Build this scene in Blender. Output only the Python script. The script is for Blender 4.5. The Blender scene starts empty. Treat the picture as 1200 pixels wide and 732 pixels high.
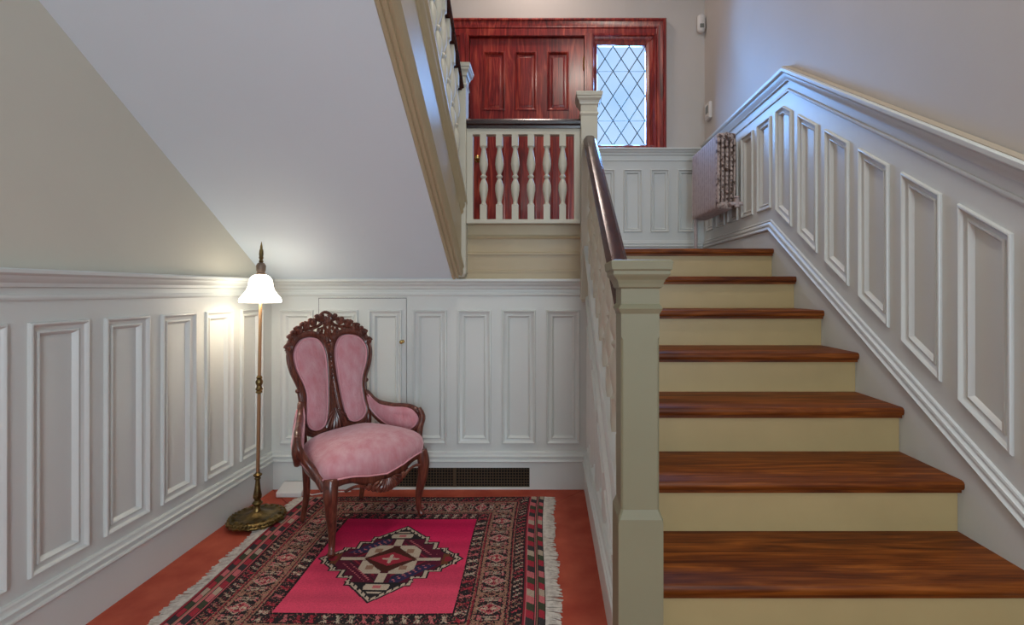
import bpy, bmesh, math, random
import numpy as np
from mathutils import Vector, Matrix
from mathutils.geometry import tessellate_polygon

random.seed(7)
S = bpy.context.scene
COL = S.collection
PI = math.pi
R = math.radians

# ------------------------------------------------------------------ camera
cam = bpy.data.objects.new('camera', bpy.data.cameras.new('camera'))
COL.objects.link(cam)
cam.location = (0, 0, 1.168)
cam.rotation_euler = (PI / 2, 0, 0)
cam.data.sensor_width = 36
cam.data.lens = 16.8
cam.data.shift_x = -44 / 1200
cam.data.shift_y = -26 / 1200
cam.data.clip_start = 0.02
S.camera = cam

# ------------------------------------------------------------------ world
wd = bpy.data.worlds.new('daylight')
S.world = wd
wd.use_nodes = True
nt = wd.node_tree
bg = nt.nodes['Background']
tcw = nt.nodes.new('ShaderNodeTexCoord')
nzw = nt.nodes.new('ShaderNodeTexNoise')
nzw.inputs['Scale'].default_value = 9
rw = nt.nodes.new('ShaderNodeValToRGB')
rw.color_ramp.elements[0].position = 0.3
rw.color_ramp.elements[0].color = (0.45, 0.72, 1.1, 1)
rw.color_ramp.elements[1].position = 0.75
rw.color_ramp.elements[1].color = (0.68, 0.90, 1.25, 1)
nt.links.new(tcw.outputs['Generated'], nzw.inputs['Vector'])
nt.links.new(nzw.outputs['Fac'], rw.inputs['Fac'])
nt.links.new(rw.outputs['Color'], bg.inputs['Color'])
bg.inputs['Strength'].default_value = 1.0


def area(name, loc, rot, sx, sy, power, col, spread=180):
    l = bpy.data.lights.new(name, 'AREA')
    l.shape = 'RECTANGLE'
    l.size, l.size_y = sx, sy
    l.energy = power
    l.color = col
    l.spread = R(spread)
    o = bpy.data.objects.new(name, l)
    COL.objects.link(o)
    o.location = loc
    o.rotation_euler = rot
    return o


# daylight through the leaded sidelight; cool fill added behind the viewer
area('daylight_sidelight', (0.65, 4.50, 2.95), (R(-90), 0, 0), 0.44, 0.92, 44, (0.19, 0.48, 1.0))
area('hall_fill', (0.72, -2.85, 1.45), (R(90), 0, R(12)), 1.3, 1.5, 74, (0.74, 0.90, 1.0))
S.view_settings.view_transform = 'Standard'
S.view_settings.look = 'None'
S.view_settings.gamma = 1
S.view_settings.use_curve_mapping = False
S.view_settings.exposure = 0.0

# ------------------------------------------------------------------ materials
MATS = {}


def mat(name, col, rough=0.5, metal=0.0, noise=None, bump=0.0, bscale=40, stretch=(1, 1, 1), spec=0.5, coat=0.0,
        emit=None, det=4):
    """noise = (second colour, scale, low, high)"""
    m = bpy.data.materials.new(name)
    m.use_nodes = True
    n = m.node_tree
    b = n.nodes['Principled BSDF']
    b.inputs['Base Color'].default_value = (*col, 1)
    b.inputs['Roughness'].default_value = rough
    b.inputs['Metallic'].default_value = metal
    b.inputs['Specular IOR Level'].default_value = spec
    b.inputs['Coat Weight'].default_value = coat
    b.inputs['Coat Roughness'].default_value = 0.15
    if noise or bump:
        tc = n.nodes.new('ShaderNodeTexCoord')
        mp = n.nodes.new('ShaderNodeMapping')
        mp.inputs['Scale'].default_value = stretch
        n.links.new(tc.outputs['Object'], mp.inputs['Vector'])
    if noise:
        c2, sc, lo, hi = noise
        t = n.nodes.new('ShaderNodeTexNoise')
        t.inputs['Scale'].default_value = sc
        t.inputs['Detail'].default_value = det
        r = n.nodes.new('ShaderNodeValToRGB')
        r.color_ramp.elements[0].position = lo
        r.color_ramp.elements[1].position = hi
        r.color_ramp.elements[0].color = (*col, 1)
        r.color_ramp.elements[1].color = (*c2, 1)
        n.links.new(mp.outputs['Vector'], t.inputs['Vector'])
        n.links.new(t.outputs['Fac'], r.inputs['Fac'])
        n.links.new(r.outputs['Color'], b.inputs['Base Color'])
    if bump:
        t2 = n.nodes.new('ShaderNodeTexNoise')
        t2.inputs['Scale'].default_value = bscale
        t2.inputs['Detail'].default_value = 3
        bp = n.nodes.new('ShaderNodeBump')
        bp.inputs['Strength'].default_value = bump
        bp.inputs['Distance'].default_value = 0.01
        n.links.new(mp.outputs['Vector'], t2.inputs['Vector'])
        n.links.new(t2.outputs['Fac'], bp.inputs['Height'])
        n.links.new(bp.outputs['Normal'], b.inputs['Normal'])
    if emit:
        b.inputs['Emission Color'].default_value = (*emit[0], 1)
        b.inputs['Emission Strength'].default_value = emit[1]
    MATS[name] = m
    return m


M_trim = mat('cream_satin_paint', (0.70, 0.725, 0.695), 0.36, bump=0.03, bscale=14, noise=((0.66, 0.685, 0.655), 2.2, 0.3, 0.7))
M_wall = mat('beige_wall_paint', (0.66, 0.63, 0.53), 0.6, bump=0.04, bscale=30, noise=((0.62, 0.59, 0.50), 1.5, 0.3, 0.7))
M_wall2 = mat('upper_beige_wall_paint', (0.58, 0.54, 0.50), 0.55, bump=0.04, bscale=30, noise=((0.54, 0.51, 0.47), 1.5, 0.3, 0.7))
M_soffit = mat('white_ceiling_paint', (0.74, 0.81, 0.86), 0.6, bump=0.05, bscale=18, noise=((0.71, 0.78, 0.83), 1.2, 0.3, 0.7))
M_riser = mat('dimmed_riser_paint', (0.47, 0.34, 0.155), 0.42, noise=((0.43, 0.31, 0.14), 5, 0.35, 0.75))  # cream darkened in the colour for the dim light on the risers
M_newel = mat('dimmed_newel_paint', (0.25, 0.23, 0.14), 0.5, spec=0.3, noise=((0.235, 0.215, 0.13), 3, 0.3, 0.7))  # greenish cream, with the lower newel's dimmer light put into the colour
M_cream = mat('shaded_cream_paint', (0.48, 0.39, 0.24), 0.4, noise=((0.44, 0.35, 0.21), 3, 0.3, 0.7))  # cream with the warm shade of fascia and upper string painted in
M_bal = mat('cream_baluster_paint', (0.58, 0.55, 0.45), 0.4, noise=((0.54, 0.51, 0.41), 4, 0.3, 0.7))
M_ledge = mat('tan_ledge_paint', (0.50, 0.42, 0.32), 0.6)  # tan colour for the top strip of the sloping ledge
M_floor = mat('red_floor', (0.36, 0.040, 0.016), 0.65, noise=((0.52, 0.095, 0.045), 7, 0.35, 0.7), bump=0.06, bscale=22, det=8)
M_joint = mat('dark_joint', (0.05, 0.02, 0.015), 0.8)


def wood(name, a, b_, c, axis=0, rough=0.35, coat=0.2, scale=1.0, spec=0.5):
    """grain running along the given object axis"""
    m = bpy.data.materials.new(name)
    m.use_nodes = True
    n = m.node_tree
    b = n.nodes['Principled BSDF']
    tc = n.nodes.new('ShaderNodeTexCoord')
    mp = n.nodes.new('ShaderNodeMapping')
    st = [9.0 * scale] * 3
    st[axis] = 0.9 * scale
    mp.inputs['Scale'].default_value = st
    n.links.new(tc.outputs['Object'], mp.inputs['Vector'])
    t = n.nodes.new('ShaderNodeTexNoise')
    t.inputs['Scale'].default_value = 2.2
    t.inputs['Detail'].default_value = 8
    t.inputs['Distortion'].default_value = 1.6
    n.links.new(mp.outputs['Vector'], t.inputs['Vector'])
    r = n.nodes.new('ShaderNodeValToRGB')
    e = r.color_ramp.elements
    e[0].position, e[0].color = 0.28, (*a, 1)
    e[1].position, e[1].color = 0.72, (*c, 1)
    k = e.new(0.5)
    k.color = (*b_, 1)
    n.links.new(t.outputs['Fac'], r.inputs['Fac'])
    mp2 = n.nodes.new('ShaderNodeMapping')
    st2 = [90.0 * scale] * 3
    st2[axis] = 3.0 * scale
    mp2.inputs['Scale'].default_value = st2
    n.links.new(tc.outputs['Object'], mp2.inputs['Vector'])
    t2 = n.nodes.new('ShaderNodeTexNoise')
    t2.inputs['Scale'].default_value = 1.5
    n.links.new(mp2.outputs['Vector'], t2.inputs['Vector'])
    mx = n.nodes.new('ShaderNodeMix')
    mx.data_type = 'RGBA'
    mx.blend_type = 'MULTIPLY'
    r2 = n.nodes.new('ShaderNodeValToRGB')
    r2.color_ramp.elements[0].position = 0.35
    r2.color_ramp.elements[0].color = (0.55, 0.5, 0.5, 1)
    r2.color_ramp.elements[1].position = 0.6
    r2.color_ramp.elements[1].color = (1, 1, 1, 1)
    n.links.new(t2.outputs['Fac'], r2.inputs['Fac'])
    mx.inputs['Factor'].default_value = 0.8
    n.links.new(r.outputs['Color'], mx.inputs['A'])
    n.links.new(r2.outputs['Color'], mx.inputs['B'])
    n.links.new(mx.outputs['Result'], b.inputs['Base Color'])
    b.inputs['Roughness'].default_value = rough
    b.inputs['Specular IOR Level'].default_value = spec
    b.inputs['Coat Weight'].default_value = coat
    b.inputs['Coat Roughness'].default_value = 0.2
    bp = n.nodes.new('ShaderNodeBump')
    bp.inputs['Strength'].default_value = 0.08
    bp.inputs['Distance'].default_value = 0.003
    n.links.new(t2.outputs['Fac'], bp.inputs['Height'])
    n.links.new(bp.outputs['Normal'], b.inputs['Normal'])
    MATS[name] = m
    return m


M_tread = wood('oak_stained_tread', (0.075, 0.015, 0.002), (0.175, 0.041, 0.004), (0.34, 0.095, 0.013), 0, 0.45, 0.0, 1.0, 0.22)
M_doorw = wood('mahogany', (0.10, 0.007, 0.007), (0.30, 0.020, 0.016), (0.58, 0.10, 0.055), 2, 0.28, 0.4)
M_rail = wood('dark_rail_wood', (0.020, 0.005, 0.004), (0.050, 0.012, 0.008), (0.10, 0.03, 0.02), 1, 0.25, 0.15)
M_bar = wood('dark_bar_wood', (0.014, 0.004, 0.004), (0.030, 0.008, 0.007), (0.06, 0.016, 0.012), 0, 0.25, 0.4)
M_walnut = wood('carved_walnut', (0.06, 0.015, 0.009), (0.15, 0.038, 0.022), (0.26, 0.080, 0.045), 2, 0.28, 0.3, 2.0)
M_velvet = mat('pink_velvet', (0.64, 0.25, 0.28), 0.75, stretch=(1, 1, 0.5), noise=((0.72, 0.41, 0.45), 24, 0.32, 0.70), bump=0.35, bscale=90)
M_velvet.node_tree.nodes['Principled BSDF'].inputs['Sheen Weight'].default_value = 0.9
M_velvet.node_tree.nodes['Principled BSDF'].inputs['Sheen Roughness'].default_value = 0.4
M_velvet.node_tree.nodes['Principled BSDF'].inputs['Sheen Tint'].default_value = (1.0, 0.75, 0.78, 1)
M_piping = mat('pink_piping', (0.76, 0.36, 0.40), 0.6)
M_brass = mat('aged_brass', (0.30, 0.20, 0.075), 0.38, 1.0, noise=((0.12, 0.085, 0.035), 22, 0.35, 0.65), bump=0.25, bscale=60)
M_pole = mat('brushed_brass_pole', (0.42, 0.25, 0.13), 0.4, 0.8)
M_knob = mat('polished_brass', (0.62, 0.43, 0.16), 0.25, 1.0)
M_shade = mat('white_glass_shade', (0.9, 0.88, 0.82), 0.4, emit=((1.0, 0.90, 0.74), 6.2))
M_neck = mat('socket_metal', (0.22, 0.16, 0.12), 0.5, 0.6)
M_grille = mat('dark_grille_iron', (0.10, 0.065, 0.035), 0.5, 0.3)
M_black = mat('duct_black', (0.006, 0.006, 0.006), 0.9)
M_rad = mat('mauve_white_radiator_paint', (0.52, 0.44, 0.43), 0.45, noise=((0.42, 0.34, 0.33), 30, 0.4, 0.65), bump=0.15, bscale=50)
M_radend = mat('worn_radiator_paint', (0.50, 0.40, 0.36), 0.55, 0.0, noise=((0.10, 0.055, 0.04), 30, 0.50, 0.60), bump=0.5, bscale=60)
M_plastic = mat('white_plastic', (0.72, 0.70, 0.67), 0.4)
M_lcd = mat('grey_display', (0.20, 0.22, 0.20), 0.2)
M_lead = mat('lead_came', (0.035, 0.065, 0.08), 0.5, 0.3)
M_fringe = mat('wool_fringe', (0.62, 0.56, 0.49), 0.9, noise=((0.42, 0.36, 0.31), 60, 0.4, 0.7))

g = bpy.data.materials.new('leaded_glass')
g.use_nodes = True
n = g.node_tree
n.nodes.remove(n.nodes['Principled BSDF'])
tr = n.nodes.new('ShaderNodeBsdfTransparent')
tr.inputs['Color'].default_value = (0.86, 0.90, 0.95, 1)
gl = n.nodes.new('ShaderNodeBsdfGlossy')
gl.inputs['Roughness'].default_value = 0.08
mxs = n.nodes.new('ShaderNodeMixShader')
fr = n.nodes.new('ShaderNodeFresnel')
fr.inputs['IOR'].default_value = 1.45
n.links.new(fr.outputs['Fac'], mxs.inputs['Fac'])
n.links.new(tr.outputs['BSDF'], mxs.inputs[1])
n.links.new(gl.outputs['BSDF'], mxs.inputs[2])
n.links.new(mxs.outputs['Shader'], n.nodes['Material Output'].inputs['Surface'])
M_glass = g

rm = bpy.data.materials.new('knotted_wool')
rm.use_nodes = True
n = rm.node_tree
b = n.nodes['Principled BSDF']
at = n.nodes.new('ShaderNodeAttribute')
at.attribute_name = 'wool'
n.links.new(at.outputs['Color'], b.inputs['Base Color'])
b.inputs['Roughness'].default_value = 0.9
b.inputs['Specular IOR Level'].default_value = 0.15
M_rug = rm


# ------------------------------------------------------------------ mesh helpers
class MB:
    def __init__(self):
        self.v, self.f = [], []

    def add(self, vs, fs):
        k = len(self.v)
        self.v += [tuple(p) for p in vs]
        self.f += [tuple(i + k for i in f) for f in fs]
        return self

    def box(self, x0, x1, y0, y1, z0, z1):
        vs = [(x, y, z) for x in (x0, x1) for y in (y0, y1) for z in (z0, z1)]
        return self.add(vs, [(0, 1, 3, 2), (4, 6, 7, 5), (0, 4, 5, 1), (2, 3, 7, 6), (0, 2, 6, 4), (1, 5, 7, 3)])

    def loft(self, rings, close_ring=True, cap=True, loop=False):
        m = len(rings[0])
        vs = [p for r in rings for p in r]
        fs = []
        nr = len(rings)
        for i in range(nr if loop else nr - 1):
            a, c = i * m, ((i + 1) % nr) * m
            for j in range(m if close_ring else m - 1):
                k = (j + 1) % m
                fs.append((a + j, a + k, c + k, c + j))
        if cap and close_ring and not loop:
            fs.append(tuple(range(m))[::-1])
            fs.append(tuple(range((nr - 1) * m, nr * m)))
        return self.add(vs, fs)

    def lathe(self, prof, c=(0, 0), seg=20, z0=0.0, wob=None):
        rings = []
        for (r, z) in prof:
            ring = []
            for j in range(seg):
                a = 2 * PI * j / seg
                rr = r * (wob(a, z) if wob else 1)
                ring.append((c[0] + rr * math.cos(a), c[1] + rr * math.sin(a), z + z0))
            rings.append(ring)
        return self.loft(rings)

    def sq(self, prof, c=(0, 0)):
        """square section turning: prof = (half width, corner chamfer, z)"""
        rings = []
        for (w, ch, z) in prof:
            q = w - ch
            rings.append([(c[0] + x, c[1] + y, z) for x, y in
                          ((w, -q), (w, q), (q, w), (-q, w), (-w, q), (-w, -q), (-q, -w), (q, -w))])
        return self.loft(rings)

    def tube(self, pts, rad, seg=8, loop=False, flat=1.0, up=None):
        pts = [Vector(p) for p in pts]
        nn = len(pts)
        if not isinstance(rad, (list, tuple)):
            rad = [rad] * nn
        rings = []
        pu = Vector(up) if up else None
        for i, p in enumerate(pts):
            if loop:
                t = (pts[(i + 1) % nn] - pts[i - 1]).normalized()
            else:
                t = (pts[min(i + 1, nn - 1)] - pts[max(i - 1, 0)]).normalized()
            ref = pu if pu else (Vector((0, 0, 1)) if abs(t.z) < 0.9 else Vector((0, 1, 0)))
            if pu is None:
                if i > 0:
                    ref = lastn
            a = ref - t * ref.dot(t)
            if a.length < 1e-6:
                a = t.orthogonal()
            a.normalize()
            lastn = a
            bb = t.cross(a)
            rings.append([p + (a * math.cos(2 * PI * j / seg) * flat + bb * math.sin(2 * PI * j / seg)) * rad[i]
                          for j in range(seg)])
        return self.loft(rings, loop=loop)

    def ball(self, c, r, seg=10, rings=6, sc=(1, 1, 1)):
        prof = [(max(1e-4, math.sin(PI * i / rings)) * r, -math.cos(PI * i / rings) * r) for i in range(rings + 1)]
        rr = []
        for (q, z) in prof:
            rr.append([(c[0] + sc[0] * q * math.cos(2 * PI * j / seg), c[1] + sc[1] * q * math.sin(2 * PI * j / seg),
                        c[2] + sc[2] * z) for j in range(seg)])
        return self.loft(rr)

    def build(self, name, m, parent=None, smooth=False, bevel=0, recalc=True):
        me = bpy.data.meshes.new(name)
        me.from_pydata(self.v, [], self.f)
        if recalc:
            bm = bmesh.new()
            bm.from_mesh(me)
            bmesh.ops.recalc_face_normals(bm, faces=bm.faces)
            bm.to_mesh(me)
            bm.free()
        me.materials.append(m)
        if smooth:
            me.polygons.foreach_set('use_smooth', [True] * len(me.polygons))
            if smooth != 'all':
                bm = bmesh.new()
                bm.from_mesh(me)
                for e in bm.edges:
                    if len(e.link_faces) == 2 and e.calc_face_angle(0) > R(38):
                        e.smooth = False
                bm.to_mesh(me)
                bm.free()
        o = bpy.data.objects.new(name, me)
        COL.objects.link(o)
        if parent is not None:
            o.parent = parent
        if bevel:
            bv = o.modifiers.new('bevel', 'BEVEL')
            bv.width = bevel
            bv.segments = 2
            bv.limit_method = 'ANGLE'
        return o


def struct(o):
    o['kind'] = 'structure'
    return o


def tag(o, label, cat, group=None):
    o['label'] = label
    o['category'] = cat
    if group:
        o['group'] = group
    return o


def empty(name, loc=(0, 0, 0), rz=0.0):
    o = bpy.data.objects.new(name, None)
    o.empty_display_size = 0.1
    COL.objects.link(o)
    o.location = loc
    o.rotation_euler = (0, 0, rz)
    return o


class Plane:
    """wall frame: point = o + ax*u + z*v + n*h"""

    def __init__(s, o, ax, n):
        s.o, s.ax, s.n = Vector(o), Vector(ax), Vector(n)

    def p(s, u, v, h=0.0):
        return s.o + s.ax * u + Vector((0, 0, 1)) * v + s.n * h

    def sheet(s, mb, outer, holes=(), h=0.0, back=None):
        """flat face with holes, optionally with returns of depth back at the holes"""
        loops = [outer] + list(holes)
        tris = tessellate_polygon([[Vector((u, v, 0)) for (u, v) in L] for L in loops])
        flat = [q for L in loops for q in L]
        mb.add([s.p(u, v, h) for (u, v) in flat], tris)
        return mb

    def run(s, mb, path, prof, m0=0, m1=0):
        """moulding: path [(u,v)..], prof [(dv,h)..] closed; m0/m1 shift ends by h for inside corners"""
        rings = []
        for i, (u, v) in enumerate(path):
            k = m0 if i == 0 else (-m1 if i == len(path) - 1 else 0)
            rings.append([s.p(u + k * h, v + dv, h) for (dv, h) in prof])
        return mb.loft(rings)

    def frame(s, mb, poly, prof):
        """mitred frame round a polygon: prof [(inset,h)..]; returns innermost polygon"""
        rings = []
        for (d, h) in prof:
            rings.append([s.p(u, v, h) for (u, v) in inset(poly, d)])
        mb.loft(rings, cap=False)
        return inset(poly, prof[-1][0])


def inset(poly, d):
    n_ = len(poly)
    A = sum(poly[i][0] * poly[(i + 1) % n_][1] - poly[(i + 1) % n_][0] * poly[i][1] for i in range(n_))
    sg = 1 if A > 0 else -1
    out = []
    for i in range(n_):
        p0, p1, p2 = Vector(poly[i - 1]), Vector(poly[i]), Vector(poly[(i + 1) % n_])
        e1, e2 = (p1 - p0).normalized(), (p2 - p1).normalized()
        n1, n2 = Vector((-e1.y, e1.x)) * sg, Vector((-e2.y, e2.x)) * sg
        bs = (n1 + n2)
        bs = bs / max(0.2, bs.dot(n1))
        out.append(tuple(p1 + bs * d))
    return out


PM = [(0, -0.002), (0, 0.005), (0.003, 0.011), (0.007, 0.0125), (0.011, 0.010), (0.014, 0.004), (0.018, 0.001), (0.029, -0.002),
      (0.031, 0.002), (0.035, 0.003), (0.038, 0.000), (0.046, -0.012)]


def panel(pl, poly, parent, m=None, label=None, k=1.0):
    m = m or M_trim
    f = MB()
    pr = [(d * k, h) for d, h in PM]
    inner = pl.frame(f, poly, pr)
    a = MB()
    a.add([pl.p(u, v, -0.012) for (u, v) in inner], [tuple(range(len(inner)))])
    o = a.build('wainscot_panel', m, parent)
    q = f.build('panel_moulding', m, o, smooth=True)
    return o


def rect(u0, u1, v0, v1):
    return [(u0, v0), (u1, v0), (u1, v1), (u0, v1)]


# profiles (dv, h) closed
BASE = [(0, 0), (0, 0.018), (0.158, 0.018), (0.160, 0.025), (0.166, 0.029), (0.173, 0.027), (0.176, 0.020), (0.186, 0.019), (0.189, 0.024),
        (0.195, 0.024), (0.199, 0.016), (0.208, 0.012), (0.212, 0.013), (0.218, 0.010), (0.220, 0.0)]
CAP = [(0.022, 0), (0.022, 0.038), (0.018, 0.042), (0.008, 0.042), (0.004, 0.038), (0.0, 0.030), (-0.012, 0.026),
       (-0.022, 0.014), (-0.034, 0.012), (-0.038, 0.0)]
BEAD = [(0.010, 0), (0.009, 0.006), (0.003, 0.009), (-0.003, 0.009), (-0.009, 0.006), (-0.010, 0)]

XL, XR, YB, YA, YF, LZ = -1.64, 1.39, 4.29, 2.82, -2.9, 1.424
CEIL = 4.6
nos = lambda y: 0.659 * y - 0.511          # nosing line of the lower flight

# ------------------------------------------------------------------ floor
fl = struct(MB().box(XL, XR, YF, YA, -0.1, -0.012).build('floor', M_joint))
G = 0.0015


def board(poly, z=0.0):
    mb = MB()
    q = inset(poly, G)
    k = len(q)
    mb.add([(x, y, -0.012) for x, y in q] + [(x, y, z) for x, y in q],
           [tuple(range(k, 2 * k))] + [(i, (i + 1) % k, k + (i + 1) % k, k + i) for i in range(k)])
    return mb.build('floor_board', M_floor, fl)


bx0, bx1, bw = XL, 0.2206, 0.30
board([(bx0, YA), (bx0 + bw, YA - bw), (bx1 - bw, YA - bw), (bx1, YA)][::-1])
board([(bx0, YF), (bx0 + bw, YF), (bx0 + bw, YA - bw), (bx0, YA)])
board([(bx1 - bw, 0.9), (bx1, 0.9), (bx1, YA), (bx1 - bw, YA - bw)])
board([(bx0 + bw, 0.9), (bx1 - bw, 0.9), (bx1 - bw, YA - bw), (bx0 + bw, YA - bw)])
board([(bx0 + bw, YF), (XR, YF), (XR, 0.9), (bx0 + bw, 0.9)])
board([(bx1, 0.9), (XR, 0.9), (XR, 1.06), (bx1, 1.06)])

# ------------------------------------------------------------------ left wall
PL = Plane((XL, 0, 0), (0, 1, 0), (1, 0, 0))
polys = []
for i in range(-16, 5):
    y0 = 1.500 + 0.2573 * i
    polys.append(rect(y0, y0 + 0.197, 0.26, 1.066))
wl = MB()
PL.sheet(wl, rect(YF, YA, 0, 1.22), polys)
wl = struct(wl.build('wall_left', M_trim))
up = MB()
PL.sheet(up, rect(YF - 0.02, YB + 0.02, 1.22, CEIL), h=-0.012)
PL.sheet(up, rect(YA, YB, 0, 1.22), h=-0.012)
up.build('plaster', M_wall, wl)
for p in polys:
    panel(PL, p, wl)
mb = MB(); PL.run(mb, [(YF, 0), (YA, 0)], BASE, 0, 1)
struct(mb.build('baseboard_left', M_trim, smooth=True))
mb = MB(); PL.run(mb, [(YF, 1.213), (YA, 1.213)], CAP, 0, 1); PL.run(mb, [(YF, 1.145), (YA, 1.145)], BEAD, 0, 1)
struct(mb.build('trim_1', M_trim, smooth=True))

# ------------------------------------------------------------------ alcove back wall with cupboard door
PA = Plane((0, YA, 0), (1, 0, 0), (0, -1, 0))
polys = []
for k in (-3, 0, 1, 2, 3):
    u0 = -0.806 + 0.262 * k
    polys.append(rect(u0, u0 + 0.200, 0.263, 1.052))
dhole = rect(-1.363, -0.843, 0.226, 1.123)
vent = rect(-1.000, -0.117, 0.012, 0.128)
wa = MB()
PA.sheet(wa, rect(XL, 0.2206, 0.0, 1.24), polys + [dhole, vent])
wa = struct(wa.build('wall_alcove', M_trim))
fa = MB(); PA.sheet(fa, rect(XL, 0.26, 1.235, LZ + 0.13), h=0.004)
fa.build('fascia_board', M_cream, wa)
bk = MB().box(XL, 0.25, YA + 0.03, YA + 0.05, 0, 1.40)
bk.build('wall_backing', M_black, wa)
for p in polys:
    panel(PA, p, wa)
# baseboard with the grille opening
mb = MB()
for (a, b_, m0, m1) in ((XL, -1.0, 1, 0), (-0.117, 0.2206, 0, 1)):
    PA.run(mb, [(a, 0), (b_, 0)], BASE, m0, m1)
PA.run(mb, [(-1.0, 0), (-0.117, 0)], [(0.128, 0), (0.128, 0.018)] + BASE[2:])
PA.run(mb, [(-1.0, 0), (-0.117, 0)], [(0.0, 0), (0.0, 0.018), (0.012, 0.018), (0.012, 0)])
struct(mb.build('baseboard_back', M_trim, smooth=True))
mb = MB(); PA.run(mb, [(XL, 1.213), (0.2206, 1.213)], CAP, 1, 1); PA.run(mb, [(XL, 1.145), (0.2206, 1.145)], BEAD, 1, 1)
struct(mb.build('trim_2', M_trim, smooth=True))
mb = MB()
PA.run(mb, [(-0.50, 1.378), (0.19, 1.378)], [(0.0, 0), (0.0, 0.012), (0.012, 0.012), (0.018, 0)])
PA.run(mb, [(-0.50, 1.470), (0.19, 1.470)], [(0.0, 0), (0.0, 0.014), (0.010, 0.018), (0.020, 0.014), (0.024, 0)])
PA.run(mb, [(-0.50, 1.275), (0.19, 1.275)], [(0.0, 0), (0.0, 0.008), (0.010, 0.008), (0.014, 0)])
struct(mb.build('trim_7', M_cream, smooth=True))
# cupboard door
dl = rect(-1.360, -0.846, 0.229, 1.120)
dp = [rect(-1.326, -1.128, 0.263, 1.052), rect(-1.068, -0.870, 0.263, 1.052)]
mb = MB(); PA.sheet(mb, dl, dp, h=0.0015)
rim = [PA.p(u, v, 0.0015) for u, v in dl] + [PA.p(u, v, -0.02) for u, v in dl]
mb.add(rim, [(i, (i + 1) % 4, 4 + (i + 1) % 4, 4 + i) for i in range(4)])
cd = struct(mb.build('door_2', M_trim))
for p in dp:
    panel(PA, p, cd)
kb = MB()
kb.tube([PA.p(-0.866, 0.866, 0.0), PA.p(-0.866, 0.866, 0.022)], [0.006, 0.006])
kb.ball(PA.p(-0.866, 0.866, 0.028), 0.012)
kb.tube([PA.p(-0.866, 0.866, 0.0), PA.p(-0.866, 0.866, 0.003)], [0.011, 0.011], 12)
o = kb.build('brass_knob', M_knob, cd, smooth=True)
o['label'] = 'small round brass knob'

# grille
gr = empty('floor_vent_grille', (-0.5585, YA - 0.004, 0.012))
tag(gr, 'long dark lattice air vent set in the white baseboard behind the chair', 'vent')
mb = MB()
mb.box(-0.4415, 0.4415, -0.004, 0.0, 0, 0.005).box(-0.4415, 0.4415, -0.004, 0.0, 0.111, 0.116)
mb.box(-0.4415, -0.4365, -0.004, 0.0, 0, 0.116).box(0.4365, 0.4415, -0.004, 0.0, 0, 0.116)
mb.box(-0.006, 0.006, -0.005, 0.001, 0, 0.116)
mb.build('vent_frame', M_grille, gr)
mb = MB()
k = int(0.88 / 0.0167)
for i in range(1, k + 1):
    x = -0.4415 + i * 0.883 / (k + 1)
    mb.box(x - 0.0022, x + 0.0022, -0.003, 0.001, 0.004, 0.112)
for i in range(1, 7):
    z = i * 0.116 / 7
    mb.box(-0.438, 0.438, -0.002, 0.0018, z - 0.002, z + 0.002)
o = mb.build('lattice', M_grille, gr); o['kind'] = 'stuff'
MB().box(-0.4415, 0.4415, 0.020, 0.022, 0, 0.116).build('duct_back', M_black, gr)

# ------------------------------------------------------------------ landing and its rear wall
mb = MB().box(XL, 0.25, YA + 0.055, YB, LZ - 0.2, LZ).box(0.25, XR, 2.965, YB, LZ - 0.2, LZ)
ld = struct(mb.build('landing', M_tread))

PB = Plane((0, YB, 0), (1, 0, 0), (0, -1, 0))
win = rect(0.398, 0.915, 2.468, 3.420)
dopn = rect(-0.722, 0.314, LZ, 3.447)
swin = rect(-1.305, -0.825, 2.468, 3.420)
polys = []
for k in range(4):
    u0 = 0.42 + 0.243 * k
    polys.append(rect(u0, u0 + 0.166, 1.690, 2.251))
polsL = []
for k in range(3):
    u0 = -0.998 - 0.243 * k
    polsL.append(rect(u0, u0 + 0.166, 1.690, 2.251))
mb = MB()
PB.sheet(mb, rect(0.39, XR, LZ, 2.424), polys)
PB.sheet(mb, rect(XL, -0.80, LZ, 2.424), polsL)
wb = struct(mb.build('wall_back', M_trim))
mb = MB()
PB.sheet(mb, [(XL - 0.02, 2.424), (-0.722, 2.424), (-0.722, 3.447), (0.314, 3.447), (0.314, 2.424), (XR + 0.02, 2.424), (XR + 0.02, CEIL),
              (XL - 0.02, CEIL)], [win, swin], h=-0.006)
mb.build('plaster', M_wall2, wb)
for p in polys + polsL:
    panel(PB, p, wb, k=0.8)
mb = MB()
for a, b_, m0, m1 in ((0.40, XR, 0, 1), (XL, -0.80, 1, 0)):
    PB.run(mb, [(a, 2.416), (b_, 2.416)], CAP, m0, m1)
    PB.run(mb, [(a, 2.335), (b_, 2.335)], BEAD, m0, m1)
struct(mb.build('trim_3', M_trim, smooth=True))
mb = MB()
SB = [(dv - 0.03 if dv > 0 else 0, h) for dv, h in BASE]
PB.run(mb, [(0.39, LZ), (XR, LZ)], SB, 0, 1)
PB.run(mb, [(XL, LZ), (-0.80, LZ)], SB, 1, 0)
struct(mb.build('baseboard_back.001', M_trim, smooth=True))

# mahogany door surround
CAS = [(0.0, 0.0), (0.0, 0.030), (0.012, 0.040), (0.022, 0.040), (0.030, 0.030), (0.052, 0.026), (0.066, 0.020), (0.080, 0.020),
       (0.092, 0.010)]
mb = MB()
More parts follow.
